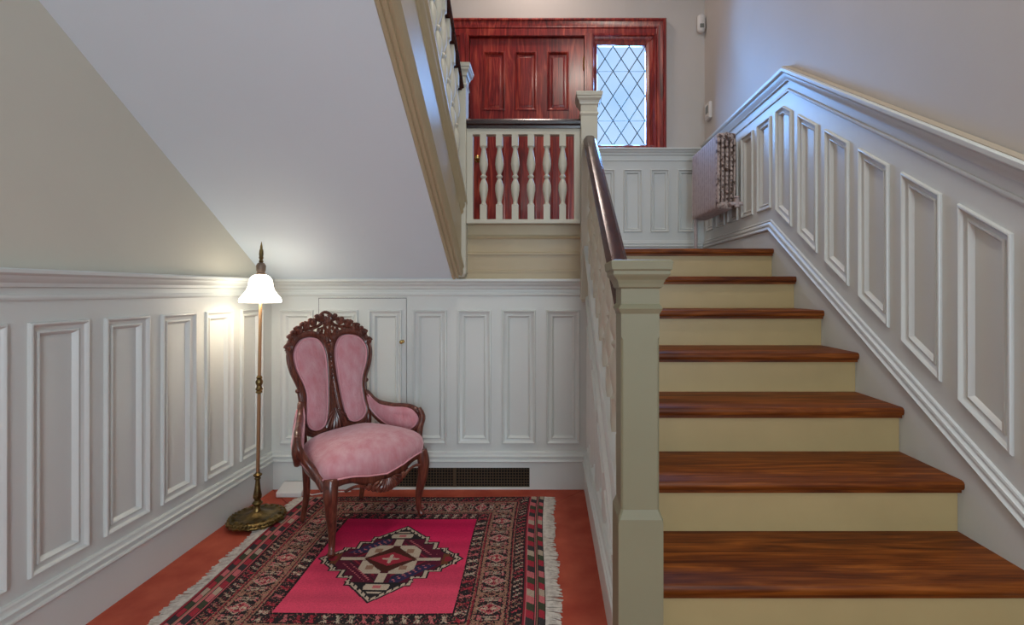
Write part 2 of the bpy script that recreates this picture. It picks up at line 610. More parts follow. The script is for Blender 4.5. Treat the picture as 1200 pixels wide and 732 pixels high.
# outer casing: left, head, right
outer = [(-1.45, 2.44), (-1.45, 3.596), (1.042, 3.596), (1.042, 2.44)]
rings = []
for (d, h) in CAS:
    rings.append([PB.p(-1.45 + d, 2.44, h), PB.p(-1.45 + d, 3.596 - d, h), PB.p(1.042 - d, 3.596 - d, h),
                  PB.p(1.042 - d, 2.44, h)])
mb.loft(rings, close_ring=False, cap=False)
PB.sheet(mb, rect(-1.36, 0.952, 3.447, 3.506), h=0.016)
for (a, b_) in ((-0.812, -0.722), (0.314, 0.396)):
    for (u0, u1, h) in ((a, b_, 0.014), (a + 0.018, b_ - 0.018, 0.030)):
        q = [PB.p(u0, LZ if h < 0.02 else LZ + 0.005, h), PB.p(u1, LZ, h), PB.p(u1, 3.46, h), PB.p(u0, 3.46, h)]
        q2 = [PB.p(u0, LZ, -0.08), PB.p(u1, LZ, -0.08), PB.p(u1, 3.46, -0.08), PB.p(u0, 3.46, -0.08)]
        mb.loft([q2, q])
mb.add([PB.p(-0.722, 3.447, 0.016), PB.p(0.314, 3.447, 0.016), PB.p(0.314, 3.447, -0.08), PB.p(-0.722, 3.447, -0.08)],
       [(0, 1, 2, 3)])
mb.add([PB.p(-0.722, 3.447, -0.06), PB.p(0.314, 3.447, -0.06), PB.p(0.314, LZ, -0.06), PB.p(-0.722, LZ, -0.06)],
       [(0, 1, 2, 3)])
struct(mb.build('trim_6', M_doorw, smooth=True))

# door leaf
d1 = [rect(u, u + 0.198, 2.790, 3.320) for u in (-0.600, -0.314, -0.023)]
d2 = [rect(u, u + 0.198, 1.66, 2.705) for u in (-0.600, -0.314, -0.023)]
mb = MB()
HD = -0.022
PB.sheet(mb, rect(-0.717, 0.309, LZ + 0.004, 3.441), d1 + d2, h=HD)
q = rect(-0.717, 0.309, LZ + 0.004, 3.441)
mb.loft([[PB.p(u, v, HD) for u, v in q], [PB.p(u, v, HD - 0.03) for u, v in q]], cap=False)
d_ = struct(mb.build('door_1', M_doorw))
DM = [(0, HD), (0.0, HD + 0.008), (0.010, HD + 0.010), (0.020, HD + 0.002), (0.024, HD - 0.012), (0.040, HD - 0.012),
      (0.052, HD - 0.004)]
for p in d1 + d2:
    f = MB(); inn = PB.frame(f, p, DM)
    a = MB().add([PB.p(u, v, HD - 0.004) for u, v in inn], [(0, 1, 2, 3)])
    o = a.build('door_panel', M_doorw, d_)
    f.build('panel_moulding', M_doorw, o, smooth=True)
kb = MB()
kc = PB.p(-0.644, 2.348, HD)
kb.tube([kc, kc + Vector((0, -0.045, 0))], 0.009)
kb.ball(kc + Vector((0, -0.055, 0)), 0.026, 14, 8, (1, 0.8, 1))
kb.tube([kc, kc + Vector((0, -0.006, 0))], 0.030, 16)
kb.build('door_knob', M_knob, d_, smooth=True)['label'] = 'round brass door knob'
for z in (3.21, 2.45, 1.65):
    hb = MB().tube([PB.p(0.309, z - 0.05, HD + 0.012), PB.p(0.309, z + 0.05, HD + 0.012)], 0.009)
    hb.ball(PB.p(0.309, z + 0.055, HD + 0.012), 0.008).ball(PB.p(0.309, z - 0.055, HD + 0.012), 0.008)
    hb.build('hinge', M_knob, d_, smooth=True)['label'] = 'brass butt hinge'


def sidelight(name, u0, u1, v0, v1, dark=False):
    """leaded sidelight: sash, lattice of cames, diamond panes"""
    mb = MB()
    PB.frame(mb, rect(u0 - 0.056, u1 + 0.086, v0 - 0.036, v1 + 0.090), [(0, 0.0), (0, 0.022), (0.018, 0.024), (0.026, 0.012)])
    rr = []
    for (e0, e1, e2, e3, h) in ((0.034, 0.062, 0.012, 0.066, 0.012), (0.030, 0.050, 0.012, 0.050, 0.004), (0.028, 0.030, 0.012, 0.030, -0.008),
                                (0.004, 0.004, 0.004, 0.004, -0.012), (0.0, 0.0, 0.0, 0.0, -0.022), (0.0, 0.0, 0.0, 0.0, -0.05)):
        rr.append([PB.p(*q, h) for q in rect(u0 - e0, u1 + e1, v0 - e2, v1 + e3)])
    mb.loft(rr, cap=False)
    w = struct(mb.build(name, M_doorw))
    nx, ny = 3, 4
    dw, dh = (u1 - u0) / nx, (v1 - v0) / ny
    cm = MB()
    for i in range(-ny, nx + 1):
        for sgn in (1, -1):
            # line from (i,0) going up with slope
            a = max(0.0, -i) if sgn > 0 else 0
            x0 = i if sgn > 0 else nx - i
            t0 = max(0.0, -i)
            t1 = min(ny, nx - i)
            if t1 <= t0:
                continue
            pa = (x0 + sgn * t0, t0)
            pb = (x0 + sgn * t1, t1)
            cm.tube([PB.p(u0 + pa[0] * dw, v0 + pa[1] * dh, -0.034), PB.p(u0 + pb[0] * dw, v0 + pb[1] * dh, -0.034)], 0.0042, 6)
    for zz in (1, 3):
        cm.tube([PB.p(u0, v0 + zz * dh, -0.042), PB.p(u1, v0 + zz * dh, -0.042)], 0.0022, 6)
    o = cm.build('lead_lattice', M_lead, w, smooth=True)
    o['label'] = 'dark lead diamond lattice'
    # panes
    for i in range(0, 2 * nx + 1):
        for j in range(0, 2 * ny + 1):
            if (i + j) % 2 == 0:
                continue
            cx, cy = i / 2, j / 2
            pts = [(cx, cy - 0.5), (cx + 0.5, cy), (cx, cy + 0.5), (cx - 0.5, cy)]
            pts = [(min(max(x, 0), nx), min(max(y, 0), ny)) for x, y in pts]
            pts2 = []
            for q in pts:
                if not pts2 or q != pts2[-1]:
                    pts2.append(q)
            if pts2[0] == pts2[-1]:
                pts2.pop()
            if len(pts2) < 3:
                continue
            tl = random.uniform(-0.0015, 0.0015)
            mb = MB().add([PB.p(u0 + x * dw, v0 + y * dh, -0.034 + tl * (x - cx) * 2) for x, y in pts2],
                          [tuple(range(len(pts2)))])
            mb.build('pane', M_glass if not dark else M_glass, w)
    return w


sidelight('window_1', 0.429, 0.866, 2.478, 3.374)
sidelight('window_2', -1.274, -0.870, 2.478, 3.374)

# ------------------------------------------------------------------ right wall (follows the stairs)
PR = Plane((XR, 0, 0), (0, 1, 0), (-1, 0, 0))
SK, CP = 0.15, 1.12
skl = lambda y: min(nos(y) + SK, LZ + 0.19)
cpl = lambda y: min(nos(y) + CP, 2.438)
bot = lambda y: min(nos(y) + 0.24, 1.684)
top = lambda y: min(nos(y) + 0.906, 2.262)
knee = lambda lim, off: (lim - off + 0.511) / 0.659
kc_, ks_, kb_, kt_ = knee(2.438, CP), knee(LZ + 0.19, SK), knee(1.684, 0.24), knee(2.262, 0.906)
polys = []
i = -2
while True:
    y0 = 1.430 + 0.2612 * i
    y1 = y0 + 0.190
    if y1 > 4.26:
        break
    lo = [(y0, bot(y0))] + ([(kb_, bot(kb_))] if y0 < kb_ < y1 else []) + [(y1, bot(y1))]
    hi = [(y1, top(y1))] + ([(kt_, top(kt_))] if y0 < kt_ < y1 else []) + [(y0, top(y0))]
    polys.append(lo + hi)
    i += 1
y_s = 0.80
mb = MB()
PR.sheet(mb, [(y_s, 0), (YB, 0), (YB, 2.438), (kc_, 2.438), (y_s, cpl(y_s))], polys)
wr = struct(mb.build('wall_right', M_trim))
mb = MB()
PR.sheet(mb, [(YF, 0), (y_s, 0), (y_s, cpl(y_s)), (kc_, 2.438), (YB + 0.02, 2.438), (YB + 0.02, CEIL), (YF, CEIL)], h=-0.004)
mb.build('plaster', M_wall2, wr)
for p in polys:
    panel(PR, p, wr)
CAPR = [(0.030, 0), (0.028, 0.040), (0.022, 0.046), (0.006, 0.046), (0.000, 0.042), (-0.008, 0.030), (-0.026, 0.026),
        (-0.040, 0.014), (-0.050, 0.012), (-0.054, 0.0)]
mb = MB()
PR.run(mb, [(y_s, cpl(y_s)), (kc_, 2.438), (YB, 2.438)], CAPR, 0, 1)
off = -0.105
PR.run(mb, [(y_s, cpl(y_s) + off), (kc_, 2.438 + off), (YB, 2.438 + off)], BEAD, 0, 1)
tr4 = struct(mb.build('trim_4', M_trim, smooth=True))
mb = MB()
PR.run(mb, [(y_s, cpl(y_s)), (kc_, 2.438), (YB, 2.438)], [(0.0305, 0.0), (0.0290, 0.036), (0.0320, 0.036), (0.0340, 0.0)], 0, 1)
o = mb.build('ledge_top', M_ledge, tr4); o['label'] = 'tan top of the sloping ledge'
# skirt board + moulding following the steps
mb = MB()
path = [(y_s, skl(y_s)), (ks_, LZ + 0.19), (YB, LZ + 0.19)]
PR.run(mb, path, [(0, 0.0), (-0.004, 0.009), (-0.012, 0.011), (-0.015, 0.007), (-0.026, 0.012), (-0.030, 0.018), (-0.040, 0.019), (-0.044, 0.014), (-0.054, 0.017),
                  (-0.062, 0.024), (-0.070, 0.022), (-0.074, 0.012), (-0.80, 0.012),
                  (-0.80, 0.0)], 0, 1)
struct(mb.build('baseboard_right', M_trim, smooth=True))

# ------------------------------------------------------------------ hall shell behind the viewer, ceilings
PF = Plane((0, YF, 0), (1, 0, 0), (0, 1, 0))
mb = MB(); PF.sheet(mb, rect(XL, XR, 0, CEIL), [rect(0.05, 1.32, 0.7, 2.2)])
wf = struct(mb.build('wall_front', M_wall2))
mb = MB()
PF.frame(mb, rect(-0.02, 1.385, 0.6, 2.3), [(0, 0), (0, 0.02), (0.09, 0.02), (0.1, 0.0), (0.1, -0.05)])
mb.box(0.05, 1.32, YF - 0.08, YF - 0.05, 1.43, 1.47)
w3 = struct(mb.build('fill_window', M_trim))  # unseen window added behind the viewer to go with the fill light
MB().box(0.05, 1.32, YF - 0.07, YF - 0.066, 0.7, 2.2).build('pane', M_glass, w3)
struct(MB().box(XL, XR, YF, 0.28, 3.0, 3.2).build('ceiling', M_soffit))
struct(MB().box(XL, XR, YF, YB, CEIL, CEIL + 0.05).build('ceiling.001', M_soffit))

# ------------------------------------------------------------------ upper flight on the left
sz = lambda y: 1.213 + 0.70 * (YA - y)
y_t = 0.27
mb = MB()
mb.loft([[(x, YA, sz(YA)), (x, y_t, sz(y_t)), (x, y_t, sz(y_t) + 0.06), (x, YA, sz(YA) + 0.06)] for x in (XL - 0.02, -0.535)])
struct(mb.build('ceiling_slope', M_soffit))

us = empty('upper_staircase', (-1.1, 2.8, LZ))
tag(us, 'cream painted closed string of the upper flight rising towards the viewer at upper left', 'staircase')


def in_parent(par, mb):
    l = par.location
    mb.v = [(x - l.x, y - l.y, z - l.z) for x, y, z in mb.v]
    return mb


def yrun(mb, xprof, y0, y1, zf):
    """extrude an (x, dz) profile along a line zf(y)"""
    mb.loft([[(x, y, zf(y) + dz) for x, dz in xprof] for y in (y0, y1)])
    return mb


yn0 = 2.775
STR = [(-0.566, -0.006), (-0.558, -0.014), (-0.548, -0.012), (-0.546, -0.004), (-0.536, -0.010), (-0.526, -0.008), (-0.524, 0.000),
       (-0.510, -0.006), (-0.500, 0.002), (-0.496, 0.014), (-0.504, 0.018), (-0.498, 0.030), (-0.492, 0.044), (-0.500, 0.050),
       (-0.500, 0.058), (-0.508, 0.064), (-0.508, 0.345), (-0.500, 0.350), (-0.494, 0.362), (-0.500, 0.372), (-0.490, 0.384), (-0.486, 0.400),
       (-0.494, 0.408), (-0.478, 0.424), (-0.478, 0.446), (-0.500, 0.452), (-0.560, 0.452)]
mb = MB(); yrun(mb, STR, yn0, y_t, sz)
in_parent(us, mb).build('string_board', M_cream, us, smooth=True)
for k in range(9):
    z = LZ + 0.197 * (k + 1)
    y1 = 2.80 - 0.2815 * k
    mb = MB().box(XL + 0.005, -0.565, y1 - 0.2815 - 0.02, y1, z - 0.035, z)
    in_parent(us, mb).build('tread', M_tread, us, bevel=0.006)
    mb = MB().box(XL + 0.005, -0.565, y1 - 0.02, y1 - 0.003, z - 0.197, z - 0.036)
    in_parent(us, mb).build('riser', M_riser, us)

# ------------------------------------------------------------------ lower staircase
st = empty('lower_staircase', (0.8, 1.06, 0))
tag(st, 'lower stair flight with brown oak treads and pale cream risers', 'staircase')
for k in range(1, 9):
    y0 = 1.045 + 0.27 * (k - 1)
    x0 = 0.288 if k == 1 else 0.262
    z = 0.178 * k
    dep = 0.298 if k < 8 else 0.09
    # tread with rounded nosing
    pr = [(y0 + 0.004, z - 0.030), (y0, z - 0.022), (y0, z - 0.010), (y0 + 0.004, z - 0.003), (y0 + 0.012, z),
          (y0 + dep, z), (y0 + dep, z - 0.031), (y0 + 0.012, z - 0.031)]
    if k == 8:
        pr = [(y, zz + 0.0015) for y, zz in pr]
    mb = MB().loft([[(x, y, zz) for y, zz in pr] for x in (x0, XR - 0.0125)])
    in_parent(st, mb).build('tread', M_tread, st, smooth=True)
    mb = MB().box(x0, XR - 0.0125, y0 + 0.028, y0 + 0.044, z - 0.178 - (0.012 if k > 1 else 0), z - 0.0315)
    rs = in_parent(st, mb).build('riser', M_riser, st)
    mb = MB().box(x0, XR - 0.0125, y0 + 0.012, y0 + 0.0275, z - 0.043, z - 0.0315)
    in_parent(st, mb).build('tread_cove', M_tread, st)

# spandrel / string on the alcove side
SX = 0.2206
PS = Plane((SX, 0, 0), (0, 1, 0), (-1, 0, 0))
polys = []
for (a, b_) in ((1.62, 1.84), (1.90, 2.12), (2.18, 2.40), (2.46, 2.70)):
    polys.append([(a, 0.27), (b_, 0.27), (b_, nos(b_) - 0.30), (a, nos(a) - 0.30)])
sp = MB()
ys0 = 1.305
outl = [(ys0, 0), (YA, 0), (YA, nos(YA) + 0.10), (ys0, nos(ys0) + 0.10)]
PS.sheet(sp, outl, polys)
q = [PS.p(u, v, 0) for u, v in outl]
q2 = [PS.p(u, v, -0.035) for u, v in outl]
sp.add(q + q2, [(2, 3, 7, 6), (0, 3, 7, 4)])
PS.sheet(sp, outl, h=-0.035)
spo = struct(sp.build('wall_stair', M_trim))
for p in polys:
    if min(p[2][1], p[3][1]) - 0.27 > 0.09:
        panel(PS, p, spo)
    else:
        panel(PS, p, spo, k=0.45)
mb = MB()
PS.run(mb, [(ys0, 0), (YA, 0)], BASE, 0, 1)
struct(mb.build('baseboard_stair', M_trim, smooth=True))
mb = MB()
yrun(mb, [(SX - 0.022, 0.0), (SX - 0.026, 0.012), (SX - 0.022, 0.026), (0.262, 0.026), (0.262, 0.0)], ys0, 2.745, lambda y: nos(y) + 0.10)
PS.run(mb, [(ys0, nos(ys0) - 0.20), (YA, nos(YA) - 0.20)], [(0.0, 0), (0.0, 0.010), (0.012, 0.016), (0.024, 0.016), (0.034, 0.008), (0.036, 0)])
PS.run(mb, [(ys0, nos(ys0) + 0.03), (YA, nos(YA) + 0.03)], [(0.0, 0), (0.0, 0.010), (0.016, 0.012), (0.020, 0)])
struct(mb.build('trim_5', M_trim, smooth=True))

# ------------------------------------------------------------------ newels and balustrades


def newel(parent, c, z0, zp, zt, name='newel_post', m=None):
    m = m or M_bal
    w, pw = 0.048, 0.056
    prof = [(w - 0.012, 0.005, z0), (w, 0.005, zp)] if zp - z0 < 0.05 else [(pw, 0.0, z0), (pw, 0.0, zp - 0.012), (pw, 0.004, zp)]
    prof += [(w, 0.005, zp + 0.022), (w, 0.005, zt - 0.20), (w, 0.0, zt - 0.192)]
    prof += [(w, 0.0, zt - 0.135), (w + 0.003, 0, zt - 0.130), (w + 0.007, 0, zt - 0.122), (w + 0.003, 0, zt - 0.114), (w, 0, zt - 0.110),
             (w, 0, zt - 0.072)]
    mb = MB().sq(prof, c)
    o = in_parent(parent, mb).build(name, m, parent)
    cp = MB().sq([(w, 0, zt - 0.072), (w + 0.006, 0, zt - 0.068), (w + 0.008, 0, zt - 0.060), (w + 0.012, 0, zt - 0.050),
                  (w + 0.020, 0, zt - 0.040), (w + 0.022, 0, zt - 0.036), (w + 0.022, 0, zt - 0.028), (w + 0.026, 0, zt - 0.024),
                  (w + 0.028, 0, zt - 0.006), (w + 0.026, 0, zt - 0.002), (w + 0.020, 0, zt)], c)
    in_parent(parent, cp).build('newel_cap', m, o)
    return o


BP = [(0.0, 0.022), (0.17, 0.022), (0.19, 0.016), (0.21, 0.012), (0.235, 0.014), (0.30, 0.021), (0.36, 0.0255), (0.42, 0.024),
      (0.465, 0.015), (0.485, 0.0105), (0.497, 0.014), (0.507, 0.0185), (0.517, 0.019), (0.527, 0.014), (0.537, 0.0105),
      (0.555, 0.0125), (0.60, 0.0215), (0.66, 0.0255), (0.73, 0.022), (0.80, 0.015), (0.84, 0.0125), (0.855, 0.017), (0.87, 0.022), (1.0, 0.022)]


def baluster(parent, x, y, z0, z1, sl0=0, sl1=0):
    """turned vase baluster with square blocks"""
    mb = MB()
    h = z1 - z0
    lo = 0.18 * h
    hi = 0.865 * h
    w = 0.019

    def blk(a, b_, sa, sb):
        vs = []
        for (zz, s) in ((a, sa), (b_, sb)):
            for (dx, dy) in ((-w, -w), (w, -w), (w, w), (-w, w)):
                vs.append((x + dx, y + dy, z0 + zz + s * dy))
        mb.add(vs, [(0, 1, 2, 3), (4, 5, 6, 7), (0, 1, 5, 4), (1, 2, 6, 5), (2, 3, 7, 6), (3, 0, 4, 7)])
    blk(0, lo, sl0, 0)
    blk(hi, h, 0, sl1)
    mb.lathe([(r, t * h) for t, r in BP[1:-1]], (x, y), 14, z0)
    return in_parent(parent, mb).build('baluster', M_bal, parent, smooth=True)


# lower balustrade
NX = 0.228
lb = empty('lower_balustrade', (NX, 1.25, 0))
tag(lb, 'white newel post with sloping dark handrail and balusters beside the lower stairs', 'balustrade')
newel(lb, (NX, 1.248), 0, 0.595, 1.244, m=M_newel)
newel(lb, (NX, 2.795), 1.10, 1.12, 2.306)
rz = lambda y: 1.270 + 0.69 * (y - 1.58)
RP = [(-0.022, -0.062), (0.022, -0.062), (0.024, -0.046), (0.034, -0.040), (0.037, -0.030), (0.033, -0.020), (0.026, -0.012),
      (0.022, -0.004), (0.010, 0.0), (-0.010, 0.0), (-0.022, -0.004), (-0.026, -0.012), (-0.033, -0.020), (-0.037, -0.030), (-0.034, -0.040),
      (-0.024, -0.046)]
mb = MB()
mb.loft([[(NX + x, y, rz(y) + dz) for x, dz in RP] for y in (1.298, 2.70)] )
hr = in_parent(lb, mb).build('handrail', M_rail, lb, smooth=True)
mb = MB()
rr = []
for j in range(5):
    a = j / 4 * PI / 2
    rr.append([(NX + x * (1 - 0.25 * (j / 4) ** 2), 2.70 + 0.045 * math.sin(a), rz(2.70) + dz * (1 - 0.3 * j / 4) - 0.012 * (j / 4) ** 2) for x, dz in RP])
mb.loft(rr)
in_parent(lb, mb).build('rail_end', M_rail, lb, smooth=True)
y = 1.375
while y < 2.72:
    baluster(lb, NX + 0.002, y, nos(y) + 0.126, rz(y) - 0.060, 0.659, 0.69)
    y += 0.135

# landing balustrade
bb = empty('landing_balustrade', (-0.15, 2.80, LZ))
tag(bb, 'short white balustrade with six turned balusters under a dark bar across the landing edge', 'balustrade')
YL = 2.80
newel(bb, (-0.53, YL), 1.245, 1.265, 2.472)
mb = MB().box(-0.481, 0.179, YL - 0.045, YL + 0.045, LZ + 0.129, LZ + 0.154)
in_parent(bb, mb).build('base_rail', M_bal, bb, bevel=0.004)
mb = MB().box(-0.481, -0.447, YL - 0.02, YL + 0.02, LZ + 0.154, 2.108).box(0.143, 0.179, YL - 0.02, YL + 0.02, LZ + 0.154, 2.108)
mb.box(-0.447, 0.143, YL - 0.02, YL + 0.02, 2.075, 2.108)
in_parent(bb, mb).build('baluster_frame', M_bal, bb)
BRP = [(-0.030, 2.108), (0.030, 2.108), (0.032, 2.122), (0.042, 2.130), (0.044, 2.146), (0.034, 2.160), (0.012, 2.168), (-0.012, 2.168),
       (-0.034, 2.160), (-0.044, 2.146), (-0.042, 2.130), (-0.032, 2.122)]
mb = MB().loft([[(x, YL + dy, z) for dy, z in BRP] for x in (-0.481, 0.179)])
in_parent(bb, mb).build('handrail', M_bar, bb, smooth=True)
for i in range(6):
    baluster(bb, -0.386 + 0.0925 * i, YL, LZ + 0.154, 2.075)

# upper balustrade
ub = empty('upper_balustrade', (-0.525, 2.7, 1.7))
tag(ub, 'sloping row of white balusters with thin dark handrail on the upper flight', 'balustrade')
uz = lambda y: 2.315 + 0.70 * (2.8 - y)
mb = MB().loft([[(-0.525 + x * 0.9, y, uz(y) + dz * 0.5) for x, dz in RP] for y in (2.750, y_t)])
in_parent(ub, mb).build('handrail', M_rail, ub, smooth=True)
y = 2.66
while y > 0.3:
    baluster(ub, -0.525, y, sz(y) + 0.450, uz(y) - 0.030, -0.70, -0.70)
    y -= 0.108

# ------------------------------------------------------------------ radiator on the landing
ra = empty('radiator', (1.28, 3.76, 1.756))
tag(ra, 'ornate mauve white cast iron radiator with worn brown end hung on the landing wall', 'radiator')
ns, pit = 13, 0.0475
y0 = 3.45
for i in range(ns):
    yc = y0 + pit * (i + 0.5)
    mb = MB()
    hw = pit * 0.47
    # front plate like outer column
    rings = []
    for (z, w) in ((1.775, 0.6), (1.79, 0.9), (1.82, 1), (2.25, 1), (2.28, 0.9), (2.297, 0.55)):
        rings.append([(1.213 + 0.010 * (1 - math.cos(a)) if False else 1.222 - 0.012 * math.cos(a), yc + hw * w * math.sin(a), z)
                      for a in [2 * PI * j / 10 for j in range(10)]])
    mb.loft(rings)
    for xx in (1.252, 1.284, 1.316, 1.342):
        rings = []
        for (z, w) in ((1.790, 0.8), (1.82, 1), (2.25, 1), (2.28, 0.8)):
            rings.append([(xx + 0.0105 * w * math.cos(a), yc + hw * 0.85 * w * math.sin(a), z) for a in [2 * PI * j / 8 for j in range(8)]])
        mb.loft(rings)
    # headers
    for (z, r) in ((1.785, 0.026), (2.285, 0.026)):
        rings = []
        for (x, w) in ((1.214, 0.5), (1.222, 0.9), (1.26, 1.0), (1.32, 1.0), (1.345, 0.8), (1.352, 0.4)):
            rings.append([(x, yc + hw * w * math.cos(a), z + r * w * math.sin(a)) for a in [2 * PI * j / 10 for j in range(10)]])
        mb.loft(rings)
    if i == 0:
        # moulded relief on the near end
        for z in np.arange(1.84, 2.25, 0.034):
            for xx in (1.224, 1.252, 1.284, 1.316):
                mb.ball((xx, yc - hw * 0.95, z), 0.0095, 6, 4, (1, 0.6, 1.5))
        for a in range(8):
            mb.ball((1.284 + 0.032 * math.cos(a * PI / 4), yc - hw * 0.98, 2.286 + 0.016 * math.sin(a * PI / 4)), 0.009, 6, 4, (1.3, 0.6, 1))
        mb.ball((1.284, yc - hw, 2.286), 0.014, 8, 5, (1.2, 0.7, 1))
        for a in range(6):
            mb.ball((1.232 + a * 0.021, yc - hw * 0.98, 1.783), 0.011, 6, 4, (1, 0.7, 1.4))
    in_parent(ra, mb).build('section', M_radend if i == 0 else M_rad, ra, smooth=True)
mb = MB()
mb.tube([(1.236, y0 + pit * ns - 0.03, 1.775), (1.236, y0 + pit * ns - 0.03, LZ + 0.001)], 0.014, 10)
mb.tube([(1.236, y0 + pit * ns - 0.03, LZ + 0.001), (1.236, y0 + pit * ns - 0.03, LZ + 0.012)], 0.028, 12)
in_parent(ra, mb).build('supply_pipe', M_rad, ra, smooth=True)
mb = MB()
mb.tube([(1.30, y0 + 0.01, 1.790), (1.30, y0 - 0.04, 1.785), (1.335, y0 - 0.045, 1.785), (1.376, y0 - 0.045, 1.785)], 0.014, 10)
mb.tube([(1.335, y0 - 0.045, 1.76), (1.335, y0 - 0.045, 1.82)], [0.017, 0.017], 10)
mb.ball((1.335, y0 - 0.045, 1.83), 0.019, 10, 6, (1, 1, 0.6))
in_parent(ra, mb).build('valve', M_rad, ra, smooth=True)
for yy in (3.55, 3.95):
    mb = MB().box(1.35, XR - 0.001, yy - 0.012, yy + 0.012, 1.80, 1.86)
    in_parent(ra, mb).build('bracket', M_rad, ra)

# thermostat and motion sensor
th = empty('thermostat', (XR + 0.004, 4.15, 2.72))
tag(th, 'small white square thermostat on the right wall above the radiator', 'thermostat')
MB().box(-0.028, 0, -0.055, 0.055, -0.07, 0.07).build('body', M_plastic, th, bevel=0.005)
MB().box(-0.030, -0.0285, -0.032, 0.032, -0.020, 0.045).build('display', M_lcd, th)
MB().box(-0.034, -0.0285, -0.030, 0.030, -0.052, -0.035).build('slider', M_plastic, th, bevel=0.002)
se = empty('motion_sensor', (1.352, YB - 0.002, 3.54))
tag(se, 'white alarm motion sensor high in the corner beside the door casing', 'sensor')
mb = MB()
rings = []
for (z, w) in ((-0.075, 0.5), (-0.065, 0.85), (-0.04, 1.0), (0.05, 1.0), (0.07, 0.9), (0.078, 0.6)):
    rings.append([(0.036 * w * math.cos(a), -0.028 - 0.028 * w * math.sin(a), z) for a in [2 * PI * j / 14 for j in range(14)]])
mb.loft(rings)
mb.build('body', M_plastic, se, smooth=True)
MB().box(-0.018, 0.018, -0.060, -0.050, -0.045, -0.010).build('lens', M_lcd, se, bevel=0.003)
mb = MB().box(-0.012, 0.012, -0.012, 0.006, -0.02, 0.02)
mb.build('mount', M_plastic, se)

# small white box by the baseboard
bxo = empty('adapter_box', (-1.47, 2.735, 0.0))
tag(bxo, 'small white plastic box lying on the red floor against the back baseboard', 'box')
MB().loft([[(x, -0.045, z) for x, z in ((-0.072, 0.0), (0.072, 0.0), (0.072, 0.030), (-0.072, 0.030))],
           [(x, 0.040, z) for x, z in ((-0.072, 0.0), (0.072, 0.0), (0.072, 0.062), (-0.072, 0.062))]]).build('body', M_plastic, bxo, bevel=0.006)
MB().tube([(0.07, 0.0, 0.012), (0.12, -0.02, 0.006), (0.2, 0.02, 0.006), (0.32, 0.03, 0.006)], 0.0035, 6).build('cable', M_plastic, bxo, smooth=True)

# ------------------------------------------------------------------ floor lamp
lp = empty('floor_lamp', (-1.472, 2.405, 0.0))
lp.rotation_euler = (0, R(0.9), 0)
tag(lp, 'lit brass floor lamp with white glass bell shade in the corner behind the chair', 'lamp')
mb = MB()
wob = lambda a, z: 1 + (0.045 * abs(math.cos(5 * a)) + 0.02 * math.cos(24 * a) if z < 0.036 else 0)
mb.lathe([(0.055, 0.012), (0.110, 0.012), (0.126, 0.018), (0.128, 0.026), (0.118, 0.032), (0.122, 0.036), (0.112, 0.042), (0.096, 0.044),
          (0.080, 0.041), (0.060, 0.044), (0.040, 0.050), (0.030, 0.056), (0.022, 0.060)], seg=96, wob=wob)
for a in range(40):
    t = a / 40 * 2 * PI
    mb.ball((0.122 * math.cos(t), 0.122 * math.sin(t), 0.034), 0.0075, 6, 4)
for a in range(20):
    t = (a + 0.5) / 20 * 2 * PI
    mb.ball((0.103 * math.cos(t), 0.103 * math.sin(t), 0.044), 0.007, 6, 4, (1.4, 1.4, 0.8))
mb.build('base', M_brass, lp, smooth=True)
for a in range(4):
    t = a * PI / 2 + PI / 4
    MB().ball((0.112 * math.cos(t), 0.112 * math.sin(t), 0.0125), 0.014, 8, 6, (1.1, 1.1, 0.9)).build('foot', M_brass, lp, smooth=True)
mb = MB()
mb.lathe([(0.022, 0.055), (0.018, 0.062), (0.013, 0.075), (0.012, 0.085), (0.020, 0.093), (0.024, 0.100), (0.018, 0.108), (0.013, 0.114),
          (0.017, 0.130), (0.018, 0.145), (0.014, 0.170), (0.011, 0.200), (0.010, 0.215), (0.015, 0.222), (0.011, 0.228), (0.019, 0.238),
          (0.020, 0.243), (0.010, 0.250), (0.009, 0.256)], seg=16)
for a in range(6):
    t = a * PI / 3
    mb.ball((0.016 * math.cos(t), 0.016 * math.sin(t), 0.135), 0.006, 6, 4, (1, 1, 2))
mb.build('stem', M_brass, lp, smooth=True)
mb = MB().lathe([(0.0085, 0.25), (0.0080, 0.655), (0.0080, 0.66)], seg=12)
mb.lathe([(0.0075, 0.735), (0.0070, 1.25)], seg=12)
mb.build('pole', M_pole, lp, smooth=True)
MB().lathe([(0.008, 0.648), (0.016, 0.655), (0.012, 0.663), (0.017, 0.672), (0.012, 0.680), (0.011, 0.690), (0.016, 0.700), (0.017, 0.710), (0.011, 0.722),
            (0.014, 0.730), (0.008, 0.740)], seg=14).build('knop', M_brass, lp, smooth=True)
